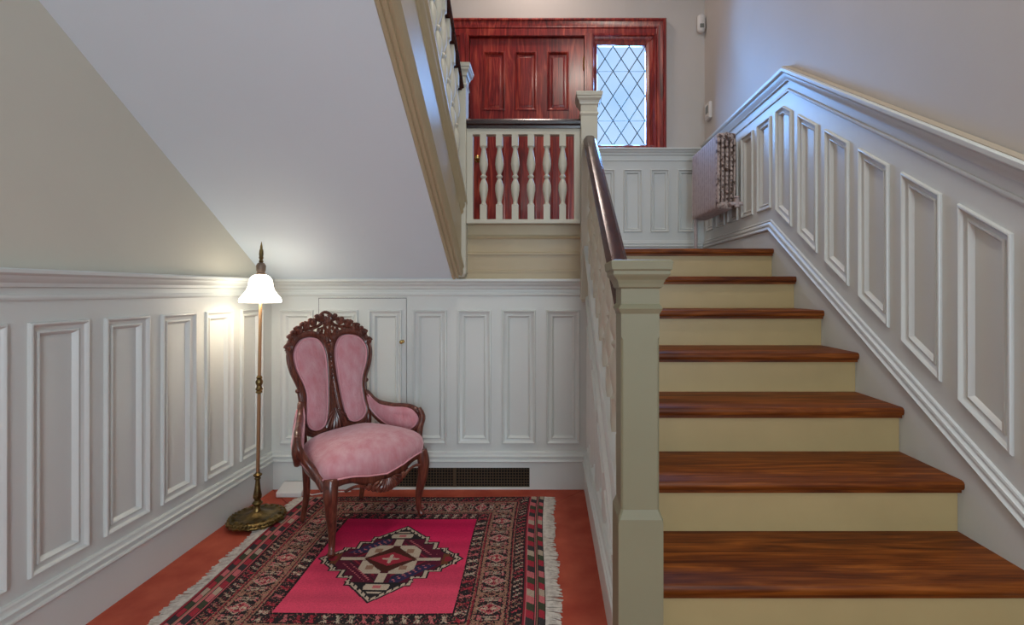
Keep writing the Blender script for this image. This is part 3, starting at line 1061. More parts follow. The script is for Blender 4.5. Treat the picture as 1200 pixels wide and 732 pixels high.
# bell shade (thin shell, open below)
pr = [(0.093, 1.110), (0.094, 1.118), (0.090, 1.130), (0.076, 1.148), (0.062, 1.168), (0.055, 1.190), (0.052, 1.212), (0.046, 1.230), (0.034, 1.242),
      (0.022, 1.247)]
inn = [(r - 0.003, z - 0.003) for r, z in pr[::-1]]
mb = MB()
rings = [[(r * math.cos(2 * PI * j / 32), r * math.sin(2 * PI * j / 32), z) for j in range(32)] for r, z in pr + inn]
mb.loft(rings, loop=True, cap=False)
mb.build('shade', M_shade, lp, smooth='all')
mb = MB().lathe([(0.008, 1.235), (0.021, 1.248), (0.021, 1.255), (0.017, 1.258), (0.021, 1.266), (0.022, 1.292), (0.016, 1.304), (0.008, 1.308)], seg=16)
mb.build('socket', M_neck, lp, smooth=True)
mb = MB().lathe([(0.006, 1.305), (0.011, 1.312), (0.007, 1.322), (0.011, 1.332), (0.006, 1.345), (0.008, 1.356), (0.005, 1.372), (0.006, 1.385), (0.003, 1.400),
                 (0.001, 1.412)], seg=10)
mb.tube([(0, 0, 1.33), (0.010, 0, 1.345), (0.008, 0, 1.37), (0.002, 0, 1.38)], 0.002, 6)
mb.tube([(0, 0, 1.33), (-0.010, 0, 1.345), (-0.008, 0, 1.37), (-0.002, 0, 1.38)], 0.002, 6)
mb.build('finial', M_brass, lp, smooth=True)
mb = MB().ball((0.028, 0, 1.165), 0.020, 10, 8, (1, 1, 1.3))
bl = mb.build('bulb', mat('bulb_glass', (1, 1, 1), 0.5, emit=((1.0, 0.86, 0.66), 12)), lp, smooth='all')
pt = bpy.data.lights.new('lamp_light', 'POINT')
pt.energy = 1.7
pt.color = (1.0, 0.84, 0.66)
pt.shadow_soft_size = 0.03
po = bpy.data.objects.new('lamp_light', pt)
COL.objects.link(po)
po.location = (0.0, -0.03, 1.125)
po.parent = lp

# ceiling lights (out of frame): one over the landing, one in the stairwell, plus an added ambient fill in the hall


def ceiling_light(loc, power, col, label, rad=0.16):
    e = empty('ceiling_light', loc)
    tag(e, label, 'light')
    MB().lathe([(0.09, 0.0), (0.10, -0.01), (0.10, -0.03), (0.085, -0.035)], seg=24).build('canopy', M_plastic, e, smooth=True)
    MB().lathe([(0.085, -0.035), (rad, -0.06), (rad, -0.085), (rad * 0.8, -0.12), (rad * 0.4, -0.145), (0.01, -0.15)], seg=24).build(
        'diffuser', mat('diffuser', (0.9, 0.9, 0.88), 0.5, emit=(col, 3.0)), e, smooth=True)
    l = bpy.data.lights.new('ceiling_light_lamp', 'AREA')
    l.shape = 'DISK'
    l.size = rad * 2
    l.energy = power
    l.color = col
    o = bpy.data.objects.new('ceiling_light_lamp', l)
    COL.objects.link(o)
    o.location = (0, 0, -0.16)
    o.parent = e
    return e


ceiling_light((-0.15, 3.75, CEIL - 0.001), 12, (1.0, 0.80, 0.70), 'round flush ceiling light above the stair landing')
ceiling_light((0.45, 1.3, CEIL - 0.001), 26, (1.0, 0.90, 0.78), 'round flush ceiling light high over the lower stairs')
ceiling_light((-0.4, -0.9, 2.999), 8, (1.0, 0.92, 0.82), 'round flush fill light added unseen in the hall before the stairs', 0.22)

# ------------------------------------------------------------------ rug
RW, RD = 1.345, 1.23
RX0, RY0 = -1.365, 1.455


def make_rug():
    e = empty('persian_rug', (RX0 + RW / 2, RY0 + RD / 2, 0))
    tag(e, 'fringed oriental rug with bright pink field and dark stepped diamond medallion', 'rug')
    c = 0.0036
    nx, ny = int(RW / c), int(RD / c)
    X, Y = np.meshgrid((np.arange(nx) + 0.5) * RW / nx, (np.arange(ny) + 0.5) * RD / ny)
    rng = np.random.default_rng(3)
    colr = np.zeros((ny, nx, 3))
    PINK = np.array((0.86, 0.085, 0.165)); DARK = np.array((0.022, 0.018, 0.020)); CREAM = np.array((0.50, 0.40, 0.30))
    RED = np.array((0.26, 0.022, 0.035)); ROSE = np.array((0.50, 0.13, 0.14)); TAN = np.array((0.30, 0.165, 0.11)); WINE = np.array((0.10, 0.012, 0.028))
    NAVY = np.array((0.035, 0.028, 0.075)); GREEN = np.array((0.05, 0.06, 0.035))
    # field rectangle
    fx0, fx1, fy0, fy1 = 0.352, 1.005, 0.262, 0.972
    dx = np.maximum(fx0 - X, X - fx1); dy = np.maximum(fy0 - Y, Y - fy1)
    t = np.maximum(dx, dy)
    horiz = dy > dx
    a = np.where(horiz, X - 0.6785, Y - 0.617)
    sgn = np.where(horiz, np.sign(Y - 0.617), np.sign(X - 0.6785))

    def put(mask, c_):
        colr[mask] = c_
    # field with abrash
    put(t <= 0, PINK)
    ab = 0.80 + 0.10 * np.sin(Y * 9 + 0.8) + 0.06 * np.sin(Y * 31 + X * 2) + 0.05 * np.sin(Y * 67)
    ab = ab + 0.10 * np.clip((0.75 - Y) / 0.7, 0, 1)
    fm = t <= 0
    worn = np.clip((0.85 - Y) / 0.5, 0, 1)[..., None]
    colr[fm] = (np.array((0.66, 0.014, 0.095)) * (1 - worn) + PINK * worn)[fm]
    colr[fm] = colr[fm] * ab[fm][:, None]
    # medallion
    mx, my = (X - 0.6785) / 0.318, (Y - 0.612) / 0.292
    qx = np.abs(mx)

    def stepped(k, n_):
        # stepped diamond with pointed ends
        s_ = np.floor(qx * 6 / k + 0.5) / 6
        a_ = ((np.abs(my) / k) < (1 - s_) - 0.02) & (np.abs(my) < 0.70 * k)
        return a_ | (((qx + np.abs(my)) < k) & ((np.abs(my) > 0.55 * k) | (qx > 0.72 * k)))
    put(stepped(1.0, 7) & fm, DARK)
    put(stepped(0.965, 7) & fm, CREAM)
    tick = (np.floor((X + Y * 0.0) / 0.0075).astype(int) % 3 == 0)
    put(stepped(0.945, 7) & tick & fm, DARK)
    put(stepped(0.90, 7) & fm, DARK)
    put(stepped(0.865, 7) & fm, WINE)
    dd = qx + np.abs(my)
    ins = stepped(0.865, 7) & fm
    # little white flecks and navy diagonal zones
    put(ins & (mx * my < 0) & (dd > 0.55) & (dd < 0.8) & (qx > 0.12) & (np.abs(my) > 0.15), NAVY)
    fl1 = ((np.floor(X / 0.011) + np.floor(Y / 0.011)).astype(int) % 3 == 0) & (np.floor(Y / 0.0055).astype(int) % 2 == 0)
    put(ins & (dd > 0.62) & (dd < 0.74) & (qx > 0.14) & (np.abs(my) > 0.12) & fl1, ROSE)
    put(ins & (dd > 0.58) & (dd < 0.60), DARK)
    put(ins & (dd > 0.50) & (dd < 0.53) & (qx > 0.1), RED)
    # side tips
    put(ins & (qx > 0.70), np.array((0.14, 0.045, 0.02)))
    put(ins & (qx > 0.74) & (qx < 0.84) & (np.abs(my) < 0.06), RED)
    # end tips (top/bottom): cream with dark eye
    tipm = ins & (np.abs(my) > 0.56) & (qx < 0.36)
    put(tipm, DARK)
    put(tipm & (np.abs(np.abs(my) - 0.66) < 0.06) & (qx < 0.16 - 0.2 * np.abs(np.abs(my) - 0.66)), CREAM)
    put(tipm & (np.abs(np.abs(my) - 0.66) < 0.03) & (qx < 0.05), ROSE)
    put(tipm & (np.abs(my) > 0.76) & (np.abs(my) < 0.80) & (qx < 0.12), CREAM)
    # cream star arms
    star = (qx < 0.40) & (np.abs(my) < 0.40) & (dd > 0.30) & (np.abs(qx - np.abs(my)) < 0.26) & (dd < 0.62)
    put((np.maximum(qx, np.abs(my)) < 0.37) & (np.minimum(qx, np.abs(my)) > 0.05) & (dd > 0.32) & (dd < 0.62) & fm, CREAM)
    put((np.abs(my) < 0.035) & (qx > 0.28) & (qx < 0.68) & fm, CREAM)
    put((qx < 0.06) & (np.abs(my) > 0.36) & (np.abs(my) < 0.56) & fm, CREAM)
    put((dd < 0.36) & fm, np.array((0.07, 0.02, 0.014)))
    put(((np.abs(qx - 0.22) < 0.05) & (np.abs(np.abs(my) - 0.22) < 0.05)) & fm, TAN)
    put((np.abs(mx) * 0.9 + np.abs(my) * 1.5 < 0.27) & fm, RED * 1.3)
    put((np.abs(mx) * 1.4 + np.abs(my) * 1.4 < 0.12) & fm, ROSE)
    put(((qx < 0.02) | (np.abs(my) < 0.02)) & (dd < 0.12) & fm, CREAM)
    # borders ------------------------------------------------
    out = t > 0
    cell = np.floor(a / 0.047).astype(int)
    f = (a / 0.047) % 1 - 0.5
    h = np.abs(np.sin(cell * 12.9898 + 4.1) * 43758.5453) % 1
    b1 = out & (t < 0.058)
    put(b1, DARK)
    w = (t - 0.029) / 0.029
    sm = (np.abs(f - 0.28 * w) < 0.13) & (np.abs(w) < 0.72)
    sm2 = (np.abs(f + 0.28 * w) < 0.08) & (np.abs(w) < 0.72)
    cc = np.where((h < 0.45)[..., None], CREAM, np.where((h < 0.75)[..., None], ROSE, RED * 1.4))
    colr[b1 & sm] = cc[b1 & sm]
    colr[b1 & sm2] = (0.7 * cc)[b1 & sm2]
    put(out & (t < 0.006), DARK * 0.6)
    for (lo, hi, cl) in ((0.058, 0.062, TAN), (0.062, 0.068, RED), (0.068, 0.072, DARK)):
        put(out & (t >= lo) & (t < hi), cl)
    mb_ = (t >= 0.072) & (t < 0.190)
    put(mb_, DARK)
    P = 0.165
    fa = ((a + P / 2) / P) % 1 - 0.5
    am = fa * P
    tm = t - 0.131
    ci = np.floor((a + P / 2) / P).astype(int)
    # tan hexagonal frames between rosettes
    hexd = np.maximum(np.abs(am) / 0.074, np.abs(tm) / 0.050 + 0.0 * am)
    put(mb_ & (hexd > 0.92) & (np.abs(tm) > 0.030), TAN)
    put(mb_ & (np.abs(tm) > 0.044) & (np.floor(a / 0.011).astype(int) % 2 == 0), TAN)
    ros = np.abs(am) / 0.036 + np.abs(tm) / 0.052
    rc = np.where((ci % 2 == 0)[..., None], ROSE, ROSE * 0.9 + 0.05)
    m_ = mb_ & (ros < 1.0)
    colr[m_] = rc[m_]
    put(mb_ & (ros > 0.86) & (ros < 1.0), CREAM * 0.8)
    put(mb_ & (ros < 0.62), RED)
    put(mb_ & (ros < 0.62) & ((np.abs(am) < 0.004) | (np.abs(np.abs(tm) - np.abs(am) * 1.4) < 0.004)), CREAM)
    put(mb_ & (ros < 0.16), ROSE)
    # palmettes half way
    a2 = np.abs(np.abs(am) - P / 2)
    pal = a2 / 0.020 + np.abs(tm) / 0.030
    put(mb_ & (pal < 1), TAN)
    put(mb_ & (pal < 0.5), DARK)
    for off_ in (0.046, 0.060):
        hook = (np.abs(np.abs(am) - off_) < 0.0045) & (np.abs(tm) > 0.008) & (np.abs(tm) < 0.036)
        put(mb_ & hook, np.array((0.36, 0.26, 0.20)))
        put(mb_ & (np.abs(np.abs(am) - off_ + 0.006) < 0.004) & (np.abs(np.abs(tm) - 0.033) < 0.006), ROSE)
    put(mb_ & (np.abs(np.abs(am) - 0.053) < 0.01) & (np.abs(tm) < 0.007), CREAM * 0.8)
    for (lo, hi, cl) in ((0.190, 0.194, DARK), (0.194, 0.200, RED), (0.200, 0.204, TAN)):
        put((t >= lo) & (t < hi), cl)
    b3 = (t >= 0.204) & (t < 0.250)
    put(b3, DARK)
    w = (t - 0.227) / 0.022
    f3 = (a / 0.030) % 1 - 0.5
    c3 = np.floor(a / 0.030).astype(int)
    h3 = np.abs(np.sin(c3 * 7.233 + 1.7) * 9631.77) % 1
    z3 = (np.abs(f3 - 0.3 * np.sign(w) * (np.abs(w) > 0.3)) < 0.15) & (np.abs(w) < 0.8)
    cc = np.where((h3 < 0.4)[..., None], CREAM * 0.85, np.where((h3 < 0.8)[..., None], TAN, RED * 1.6))
    colr[b3 & z3] = cc[b3 & z3]
    put((t >= 0.250) & horiz, DARK)
    # kilim stripes at both ends
    u = np.maximum(fx0 - X, X - fx1)
    kl = (u >= 0.250)
    put(kl, RED)
    ww = u - 0.250

    def stripe(lo, hi, cl):
        put(kl & (ww >= lo) & (ww < hi), cl)
    stripe(0.0, 0.004, DARK); stripe(0.004, 0.010, RED); stripe(0.010, 0.013, ROSE); stripe(0.013, 0.016, DARK)
    for (lo, hi) in ((0.016, 0.042), (0.062, 0.084)):
        mk = kl & (ww >= lo) & (ww < hi)
        ph = (Y + 0.6 * (ww - lo) * np.sign(X - 0.67)) / 0.040
        idx = np.floor(ph).astype(int) % 4
        cs = np.stack([ROSE * 1.0, DARK + 0.02, RED * 1.3, GREEN])
        hh = cs[idx]
        colr[mk] = hh[mk]
        lt = mk & (np.floor(ph).astype(int) % 7 == 2)
        colr[lt] = CREAM * 0.8
    stripe(0.042, 0.045, DARK); stripe(0.045, 0.050, ROSE); stripe(0.050, 0.053, DARK); stripe(0.053, 0.057, TAN); stripe(0.057, 0.062, DARK)
    stripe(0.084, 0.087, DARK); stripe(0.087, 0.2, RED)
    # broken, worn knots in the borders
    for cl, pr_ in ((DARK, 0.16), (TAN, 0.05), (ROSE, 0.04), (RED, 0.05)):
        put(out & (~kl) & (rng.random((ny, nx)) < pr_), cl)
    colr *= (0.90 + 0.22 * rng.random((ny, nx, 1)))
    colr = np.clip(colr * 1.0, 0, 1)
    # mesh
    gx, gy = np.meshgrid(np.linspace(0, RW, nx + 1), np.linspace(0, RD, ny + 1))
    wobx = 0.010 * np.sin(gy * 4.2 + 0.6) * (gx / RW) + 0.010 * np.sin(gy * 5.0) * (1 - gx / RW)
    Z = 0.0078 + 0.0012 * np.sin(gx * 17 + gy * 5) * np.sin(gy * 13) + 0.0006 * rng.random(gx.shape)
    V = np.stack([gx + wobx - RW / 2, gy + 0.004 * np.sin(gx * 6) - RD / 2, Z], -1).reshape(-1, 3)
    idx = np.arange((nx + 1) * (ny + 1)).reshape(ny + 1, nx + 1)
    F = np.stack([idx[:-1, :-1], idx[:-1, 1:], idx[1:, 1:], idx[1:, :-1]], -1).reshape(-1, 4)
    # side skirt
    loop = np.concatenate([idx[0, :], idx[1:, -1], idx[-1, -2::-1], idx[-2:0:-1, 0]])
    nb = len(loop)
    Vb = V[loop].copy(); Vb[:, 2] = 0.0005
    base = len(V)
    j = np.arange(nb); k = (j + 1) % nb
    Fs = np.stack([loop[j], base + j, base + k, loop[k]], -1)
    nF = len(F)
    V = np.concatenate([V, Vb]); F = np.concatenate([F, Fs])
    me = bpy.data.meshes.new('pile')
    me.vertices.add(len(V)); me.vertices.foreach_set('co', V.ravel())
    me.loops.add(F.size); me.loops.foreach_set('vertex_index', F.ravel().astype(np.int32))
    me.polygons.add(len(F)); me.polygons.foreach_set('loop_start', np.arange(len(F), dtype=np.int32) * 4)
    me.polygons.foreach_set('loop_total', np.full(len(F), 4, dtype=np.int32))
    me.update(calc_edges=True)
    fc = np.concatenate([colr.reshape(-1, 3), np.tile(WINE, (nb, 1))])
    lc = np.ones((F.size, 4), dtype=np.float32)
    lc[:, :3] = np.repeat(fc, 4, axis=0)
    ca = me.color_attributes.new('wool', 'FLOAT_COLOR', 'CORNER')
    ca.data.foreach_set('color', lc.ravel())
    me.materials.append(M_rug)
    o = bpy.data.objects.new('pile', me)
    COL.objects.link(o); o.parent = e
    # fringes
    for side in (-1, 1):
        mb = MB()
        for i in range(300):
            yy = (i + random.random()) * RD / 300
            xe = 0.010 * math.sin(yy * 4.2 + 0.6) if side > 0 else 0.010 * math.sin(yy * 5.0)
            x0 = side * RW / 2 + xe
            L = 0.050 + random.uniform(-0.008, 0.010) + 0.006 * math.sin(yy * 23)
            dyy = random.uniform(-0.012, 0.012)
            hz = random.uniform(0.003, 0.007)
            pts = [(x0 - side * 0.004, yy - RD / 2, 0.008), (x0 + side * L * 0.45, yy - RD / 2 + dyy * 0.4, hz + 0.001),
                   (x0 + side * L, yy - RD / 2 + dyy, 0.0022)]
            mb.tube(pts, [0.0034, 0.0034, 0.0026], 5)
        o = mb.build('fringe', M_fringe, e, smooth=True, recalc=False)
        o['kind'] = 'stuff'
    return e


make_rug()

# ------------------------------------------------------------------ Victorian armchair


def catmull(pts, n_, loop=True):
    out = []
    m = len(pts)
    P = [Vector(p) for p in pts]
    rng = range(m) if loop else range(m - 1)
    for i in rng:
        if loop:
            p0, p1, p2, p3 = P[i - 1], P[i], P[(i + 1) % m], P[(i + 2) % m]
        else:
            p0, p1, p2, p3 = P[max(i - 1, 0)], P[i], P[i + 1], P[min(i + 2, m - 1)]
        for j in range(n_):
            t = j / n_
            out.append(0.5 * ((2 * p1) + (p2 - p0) * t + (2 * p0 - 5 * p1 + 4 * p2 - p3) * t * t + (3 * p1 - p0 - 3 * p2 + p3) * t ** 3))
    if not loop:
        out.append(P[-1])
    return out


def make_chair():
    ch = empty('armchair', (-0.958, 2.375, 0.0095), R(53))
    tag(ch, 'carved walnut armchair with pink velvet seat and double oval back pads on the rug', 'chair')

    def B(s, t, d=0.0):
        return Vector((s, 0.195 + 0.185 * (t - 0.42) - 0.55 * s * s - d, t))
    half = [(0.100, 0.917), (0.160, 0.902), (0.196, 0.845), (0.190, 0.772), (0.160, 0.695), (0.147, 0.640), (0.152, 0.570), (0.160, 0.510),
            (0.142, 0.470), (0.102, 0.456), (0.064, 0.475), (0.046, 0.540), (0.034, 0.640), (0.026, 0.740), (0.028, 0.835), (0.054, 0.897)]
    for sg in (-1, 1):
        ol = [(sg * s, t) for s, t in half]
        cv = catmull([(s, t, 0) for s, t in ol], 5)
        if sg < 0:
            cv = cv[::-1]
        cs, ct = sum(p.x for p in cv) / len(cv), sum(p.y for p in cv) / len(cv)
        # spine so the kidney shape puffs evenly
        def inset_pt(p, k):
            tc = min(max(p.y, 0.54), 0.83)
            sc = sg * (0.100 if tc < 0.60 else 0.100 + (tc - 0.6) / 0.23 * 0.014)
            return (sc + (p.x - sc) * k, tc + (p.y - tc) * k)
        rings = []
        for k, d in ((1.0, 0.004), (0.985, 0.014), (0.93, 0.024), (0.82, 0.032), (0.62, 0.037), (0.40, 0.040), (0.20, 0.0412), (0.0, 0.0415)):
            rings.append([B(*inset_pt(p, k), d) for p in cv])
        mb = MB().loft(rings, cap=False)
        mb.loft([[B(*inset_pt(p, 1.0), 0.004) for p in cv], [B(*inset_pt(p, 1.0), -0.014) for p in cv], [B(*inset_pt(p, 0.05), -0.02) for p in cv]], cap=False)
        pad = mb.build('back_pad', M_velvet, ch, smooth='all', recalc=True)
        MB().tube([B(*inset_pt(p, 0.94), 0.024) for p in cv], 0.0052, 6, loop=True).build('piping', M_piping, pad, smooth='all')
        # wooden rim
        oo = [(p.x, p.y) for p in cv]
        rimp = inset(oo, -0.016)
        mb = MB().tube([B(s, t, 0.006) for s, t in rimp], 0.0165, 8, loop=True, flat=0.85, up=(0, 1, 0))
        rimp2 = inset(oo, -0.027)
        mb.tube([B(s, t, 0.012) for s, t in rimp2], 0.006, 6, loop=True)
        mb.build('back_rim', M_walnut, ch, smooth='all')
        # side stile from waist to seat rail, ending in little scroll
        st_ = catmull([B(sg * 0.176, 0.655, 0.004), B(sg * 0.172, 0.60, 0.004), B(sg * 0.178, 0.52, 0.004), B(sg * 0.176, 0.44, 0.004), (sg * 0.168, 0.185, 0.30)], 4, False)
        mb = MB().tube(st_, [0.012 + 0.006 * i / len(st_) for i in range(len(st_))], 8)
        mb.ball(B(sg * 0.186, 0.662, 0.006), 0.012, 8, 6)
        mb.build('back_stile', M_walnut, ch, smooth='all')
    # centre splat
    mb = MB()
    lv = [(0.93, 0.040), (0.88, 0.034), (0.83, 0.018), (0.76, 0.016), (0.68, 0.018), (0.60, 0.024), (0.54, 0.034), (0.49, 0.060), (0.455, 0.090), (0.43, 0.080),
          (0.415, 0.045)]
    mb.loft([[B(-w, t, -0.008), B(w, t, -0.008), B(w, t, 0.006), B(0, t, 0.014), B(-w, t, 0.006)] for t, w in lv])
    for i in range(-4, 5):
        a = i / 4 * 0.95
        mb.tube(catmull([B(0, 0.545, 0.012), B(math.sin(a) * 0.045, 0.545 - 0.055 * math.cos(a), 0.020), B(math.sin(a) * 0.088, 0.545 - 0.118 * math.cos(a), 0.014)], 4, False),
                [0.003, 0.004, 0.005, 0.006, 0.007, 0.0075, 0.008, 0.0085, 0.007], 6)
    for t in np.arange(0.62, 0.86, 0.022):
        mb.ball(B(0, t, 0.016), 0.0085, 6, 4, (0.8, 0.6, 1.1))
    mb.build('centre_splat', M_walnut, ch, smooth=True)
    # crest carving
    mb = MB()
    rnd = random.Random(5)

    def scroll(cs_, ct_, r, a0, turns, rad, d=0.008):
        pts, rr = [], []
        n_ = 14
        for i in range(n_ + 1):
            k = i / n_
            a = a0 + turns * 2 * PI * k
            q = r * (1 - 0.78 * k)
            pts.append(B(cs_ + q * math.cos(a), ct_ + q * math.sin(a), d + 0.006 * k))
            rr.append(rad * (0.75 + 0.5 * math.sin(PI * min(1, k * 1.2))))
        mb.tube(pts, rr, 6)
        mb.ball(pts[-1], rad * 1.5, 6, 5)
    for sg in (-1, 1):
        arc = [(sg * s, t) for s, t in ((0.215, 0.872), (0.196, 0.918), (0.160, 0.953), (0.118, 0.976), (0.076, 0.992), (0.036, 1.012))]
        for i, (s, t) in enumerate(arc):
            scroll(s, t, 0.022 - 0.001 * i, (0.2 if sg > 0 else PI - 0.2) + i * 0.4 * sg, 0.95 * sg, 0.0088)
            mb.ball(B(s + sg * 0.012, t + 0.013, 0.010), 0.0095, 6, 5, (1.2, 0.8, 1))
            mb.ball(B(s - sg * 0.014, t + 0.012, 0.014), 0.0075, 6, 5, (1, 0.8, 1.3))
        # arc beam over the pad and a second row of leaves
        mb.tube(catmull([B(sg * s, t, 0.002) for s, t in ((0.224, 0.86), (0.206, 0.906), (0.168, 0.940), (0.118, 0.958), (0.070, 0.962), (0.036, 0.975), (0.014, 0.99))], 4, False), 0.0095, 6)
        for (s, t) in ((0.224, 0.885), (0.208, 0.935), (0.186, 0.955), (0.150, 0.975), (0.134, 0.990), (0.098, 0.995), (0.085, 1.010), (0.056, 1.010), (0.050, 1.028), (0.022, 1.030)):
            mb.ball(B(sg * s, t - 0.006, 0.010), 0.0125, 7, 5, (1.2, 0.8, 0.9))
        for (s, t) in ((0.030, 0.955), (0.014, 0.968), (0.050, 0.950), (0.036, 0.925), (0.018, 0.905), (0.012, 0.935), (0.026, 0.885), (0.008, 0.900)):
            mb.ball(B(sg * s, t, 0.012), 0.0095, 6, 5, (1, 0.8, 1.3))
        # outer edge band
        mb.tube(catmull([B(sg * s, t, 0.004) for s, t in ((0.222, 0.850), (0.214, 0.895), (0.184, 0.938), (0.140, 0.962))], 5, False), 0.008, 6)
        # pierced S-bars towards the centre
        mb.tube(catmull([B(sg * s, t, 0.008) for s, t in ((0.120, 0.950), (0.090, 0.945), (0.070, 0.965), (0.045, 0.970), (0.028, 0.990))], 5, False), 0.0065, 6)
        mb.tube(catmull([B(sg * s, t, 0.010) for s, t in ((0.058, 0.935), (0.046, 0.915), (0.030, 0.925), (0.022, 0.900), (0.008, 0.880))], 5, False), 0.0070, 6)
        scroll(sg * 0.040, 0.940, 0.019, 1.2, -0.9 * sg, 0.0065, 0.012)
        scroll(sg * 0.020, 0.895, 0.015, 2.2, 0.9 * sg, 0.0060, 0.012)
        mb.tube(catmull([B(sg * s, t, 0.006) for s, t in ((0.036, 1.018), (0.018, 1.036), (0.0, 1.042))], 4, False), 0.0085, 6)
    # central rose
    for k_, (rr_, nn) in enumerate(((0.019, 7), (0.010, 5))):
        for i in range(nn):
            a = 2 * PI * i / nn + k_
            mb.ball(B(rr_ * math.cos(a), 0.993 + rr_ * math.sin(a), 0.012 + 0.008 * k_), 0.0105 - 0.002 * k_, 7, 5, (1, 0.8, 1))
    mb.ball(B(0, 0.993, 0.026), 0.007, 7, 5)
    for (s, t) in ((0, 0.945), (0, 0.925), (0.012, 0.955), (-0.012, 0.955), (0, 0.868), (0.01, 0.855), (-0.01, 0.855), (0, 0.842)):
        mb.ball(B(s, t, 0.014), 0.0095, 6, 5, (1, 0.8, 1.2))
    mb.build('crest_carving', M_walnut, ch, smooth=True)

    # seat ---------------------------------------------------
    n_ = 96

    def outline(k=1.0, grow=0.0):
        pts = []
        for i in range(n_):
            a = 2 * PI * i / n_
            c_, s_ = math.cos(a), math.sin(a)
            e_ = 0.42
            x = math.copysign(abs(c_) ** e_, c_)
            y_ = math.copysign(abs(s_) ** e_, s_)
            yy = y_ * 0.215 - 0.015
            fr = (0.20 - yy) / 0.43
            w = 0.192 + (0.286 - 0.192) * min(1, max(0, fr)) ** 0.8
            xx = x * w
            if y_ < 0:
                yy -= 0.022 * (-y_) * math.cos(min(1, abs(xx) / 0.27) * PI * 0.5) ** 2
            pts.append(((xx) * k + grow * c_, (yy + 0.01) * k - 0.01 + grow * s_))
        return pts

    def zb(x, y):
        if y > -0.17:
            return 0.335
        q = abs(x) / 0.26
        return 0.335 - 0.034 * (0.5 + 0.5 * math.cos(min(1, q * 1.35) * PI))
    rings = []
    ob = outline()
    rings.append([(x * 0.97, y * 0.97, zb(x, y)) for x, y in ob])
    rings.append([(x, y, zb(x, y) + 0.004) for x, y in ob])
    rings.append([(x * 1.018, y * 1.018, zb(x, y) * 0.45 + 0.55 * 0.405) for x, y in ob])
    rings.append([(x, y, 0.402) for x, y in outline(0.992)])
    for k, z in ((0.955, 0.416), (0.88, 0.432), (0.75, 0.449), (0.55, 0.464), (0.3, 0.473), (0.03, 0.476)):
        rings.append([(x, y, z) for x, y in outline(k)])
    cu = MB().loft(rings, cap=True).build('seat_cushion', M_velvet, ch, smooth='all')
    MB().tube([(x * 1.012, y * 1.012, zb(x, y) + 0.006) for x, y in ob], 0.0040, 6, loop=True).build('piping', M_piping, cu, smooth='all')
    # seat rail
    mb = MB()
    r0, r1, r2, r3 = [], [], [], []
    for x, y in outline(0.985):
        dz = 0.030
        if y < -0.17:
            q = abs(x) / 0.26
            dz = 0.026 + 0.040 * max(0, math.cos(min(1, q * 1.6) * PI / 2)) ** 1.2 + 0.016 * max(0, q - 0.75) * 4
        r0.append((x, y, zb(x, y) + 0.004)); r1.append((x * 1.004, y * 1.004, zb(x, y) - dz * 0.5)); r2.append((x * 0.985, y * 0.985, zb(x, y) - dz))
        r3.append((x * 0.90, y * 0.90, zb(x, y) - dz * 0.9))
    mb.loft([r0, r1, r2, r3], cap=False)
    mb.loft([[(x * 0.9, y * 0.9, z) for x, y, z in r0], r3], cap=False)
    mb.build('seat_rail', M_walnut, ch, smooth='all')
    # apron carving
    mb = MB()
    for i in range(-5, 6):
        u = i / 5
        yf = -0.262 + 0.010 * u * u
        zc = 0.262 - 0.030 * (1 - u * u)
        mb.ball((u * 0.088, yf, zc + 0.012), 0.015, 8, 5, (1, 0.7, 1.2))
        mb.tube(catmull([(u * 0.030, yf - 0.002, 0.288), (u * 0.060, yf - 0.009, zc + 0.02), (u * 0.085, yf, zc)], 3, False), [0.004, 0.005, 0.006, 0.0065, 0.007, 0.006, 0.005], 6)
    for sg in (-1, 1):
        mb.tube(catmull([(sg * 0.09, -0.252, 0.262), (sg * 0.12, -0.250, 0.285), (sg * 0.16, -0.246, 0.295), (sg * 0.20, -0.238, 0.285)], 4, False), 0.007, 6)
    mb.build('apron_carving', M_walnut, ch, smooth=True)
    # legs
    for sg in (-1, 1):
        p = catmull([(sg * 0.238, -0.196, 0.342), (sg * 0.246, -0.206, 0.285), (sg * 0.243, -0.203, 0.215), (sg * 0.232, -0.190, 0.130), (sg * 0.229, -0.186, 0.065),
                     (sg * 0.236, -0.194, 0.026), (sg * 0.243, -0.203, 0.0125)], 4, False)
        rk = np.interp(np.linspace(0, 1, len(p)), [0, 0.18, 0.4, 0.62, 0.78, 0.9, 1], [0.030, 0.031, 0.023, 0.015, 0.013, 0.017, 0.0135])
        MB().tube(p, list(rk), 10).build('front_leg', M_walnut, ch, smooth='all')
        p = catmull([(sg * 0.165, 0.180, 0.340), (sg * 0.160, 0.182, 0.25), (sg * 0.155, 0.192, 0.14), (sg * 0.160, 0.222, 0.012)], 5, False)
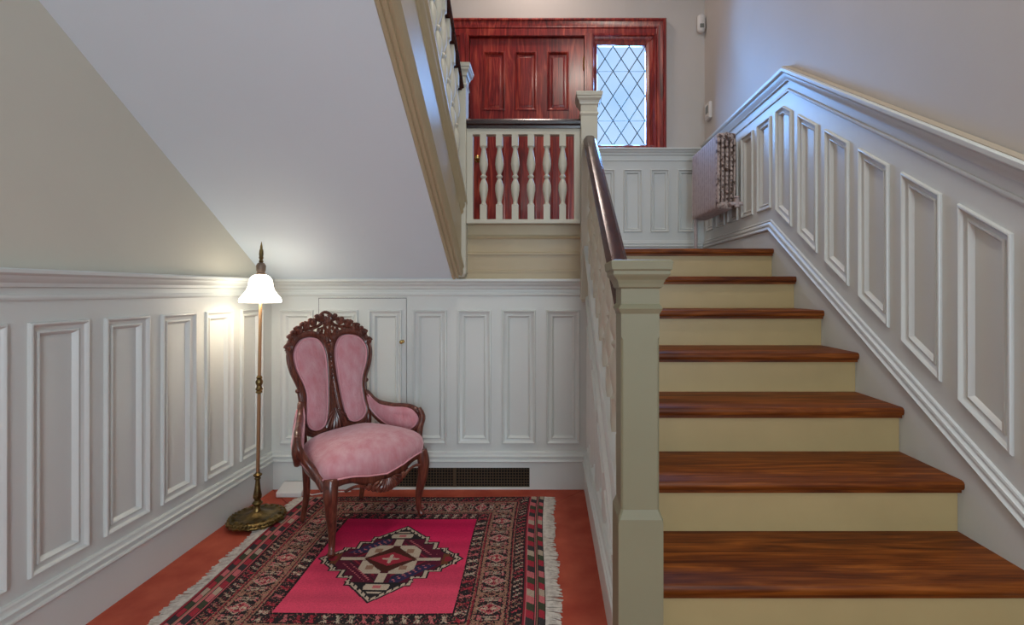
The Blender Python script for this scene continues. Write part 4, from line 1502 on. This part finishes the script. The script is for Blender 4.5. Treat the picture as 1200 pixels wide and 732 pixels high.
        rk = np.interp(np.linspace(0, 1, len(p)), [0, 0.4, 1], [0.021, 0.018, 0.0125])
        MB().tube(p, list(rk), 8).build('back_leg', M_walnut, ch, smooth='all')
        # arm: closed frame with upholstered panel
        A = [(0.176, 0.205, 0.600), (0.205, 0.150, 0.560), (0.248, 0.070, 0.556), (0.292, -0.010, 0.556), (0.316, -0.058, 0.538), (0.334, -0.078, 0.490), (0.318, -0.060, 0.440),
             (0.290, 0.000, 0.412), (0.256, 0.080, 0.428), (0.214, 0.150, 0.468), (0.184, 0.192, 0.528)]
        A = [Vector((sg * x, y, z - 0.028 * min(1, (0.205 - y) / 0.15))) for x, y, z in A]
        cv = catmull(A, 5)
        rr = [0.0155] * len(cv)
        MB().tube(cv, rr, 8, loop=True).build('arm_frame', M_walnut, ch, smooth='all')
        cen = sum(cv, Vector()) / len(cv)
        nrm = Vector((-0.9 * sg, -0.42, 0.1)).normalized()
        mb = MB()
        for sd in (1, -1):
            rings = []
            for k, d in ((0.93, 0.0), (0.90, 0.010), (0.80, 0.018), (0.55, 0.024), (0.25, 0.0255), (0.0, 0.026)):
                rings.append([cen + (q - cen) * k + nrm * d * sd for q in cv])
            mb.loft(rings, cap=False)
        ap = mb.build('arm_pad', M_velvet, ch, smooth='all')
        MB().tube([cen + (q - cen) * 0.885 + nrm * 0.012 for q in cv], 0.0036, 6, loop=True).build('piping', M_piping, ap, smooth='all')
        # arm support curling down to the seat rail
        p = catmull([(sg * 0.322, -0.068, 0.520), (sg * 0.328, -0.092, 0.478), (sg * 0.308, -0.100, 0.430), (sg * 0.286, -0.122, 0.385), (sg * 0.268, -0.160, 0.335), (sg * 0.256, -0.185, 0.30)], 4, False)
        rk = np.interp(np.linspace(0, 1, len(p)), [0, 0.25, 0.6, 1], [0.014, 0.018, 0.016, 0.022])
        mb = MB().tube(p, list(rk), 8)
        mb.ball((sg * 0.322, -0.086, 0.438), 0.014, 8, 6)
        mb.build('arm_support', M_walnut, ch, smooth='all')
    return ch


make_chair()
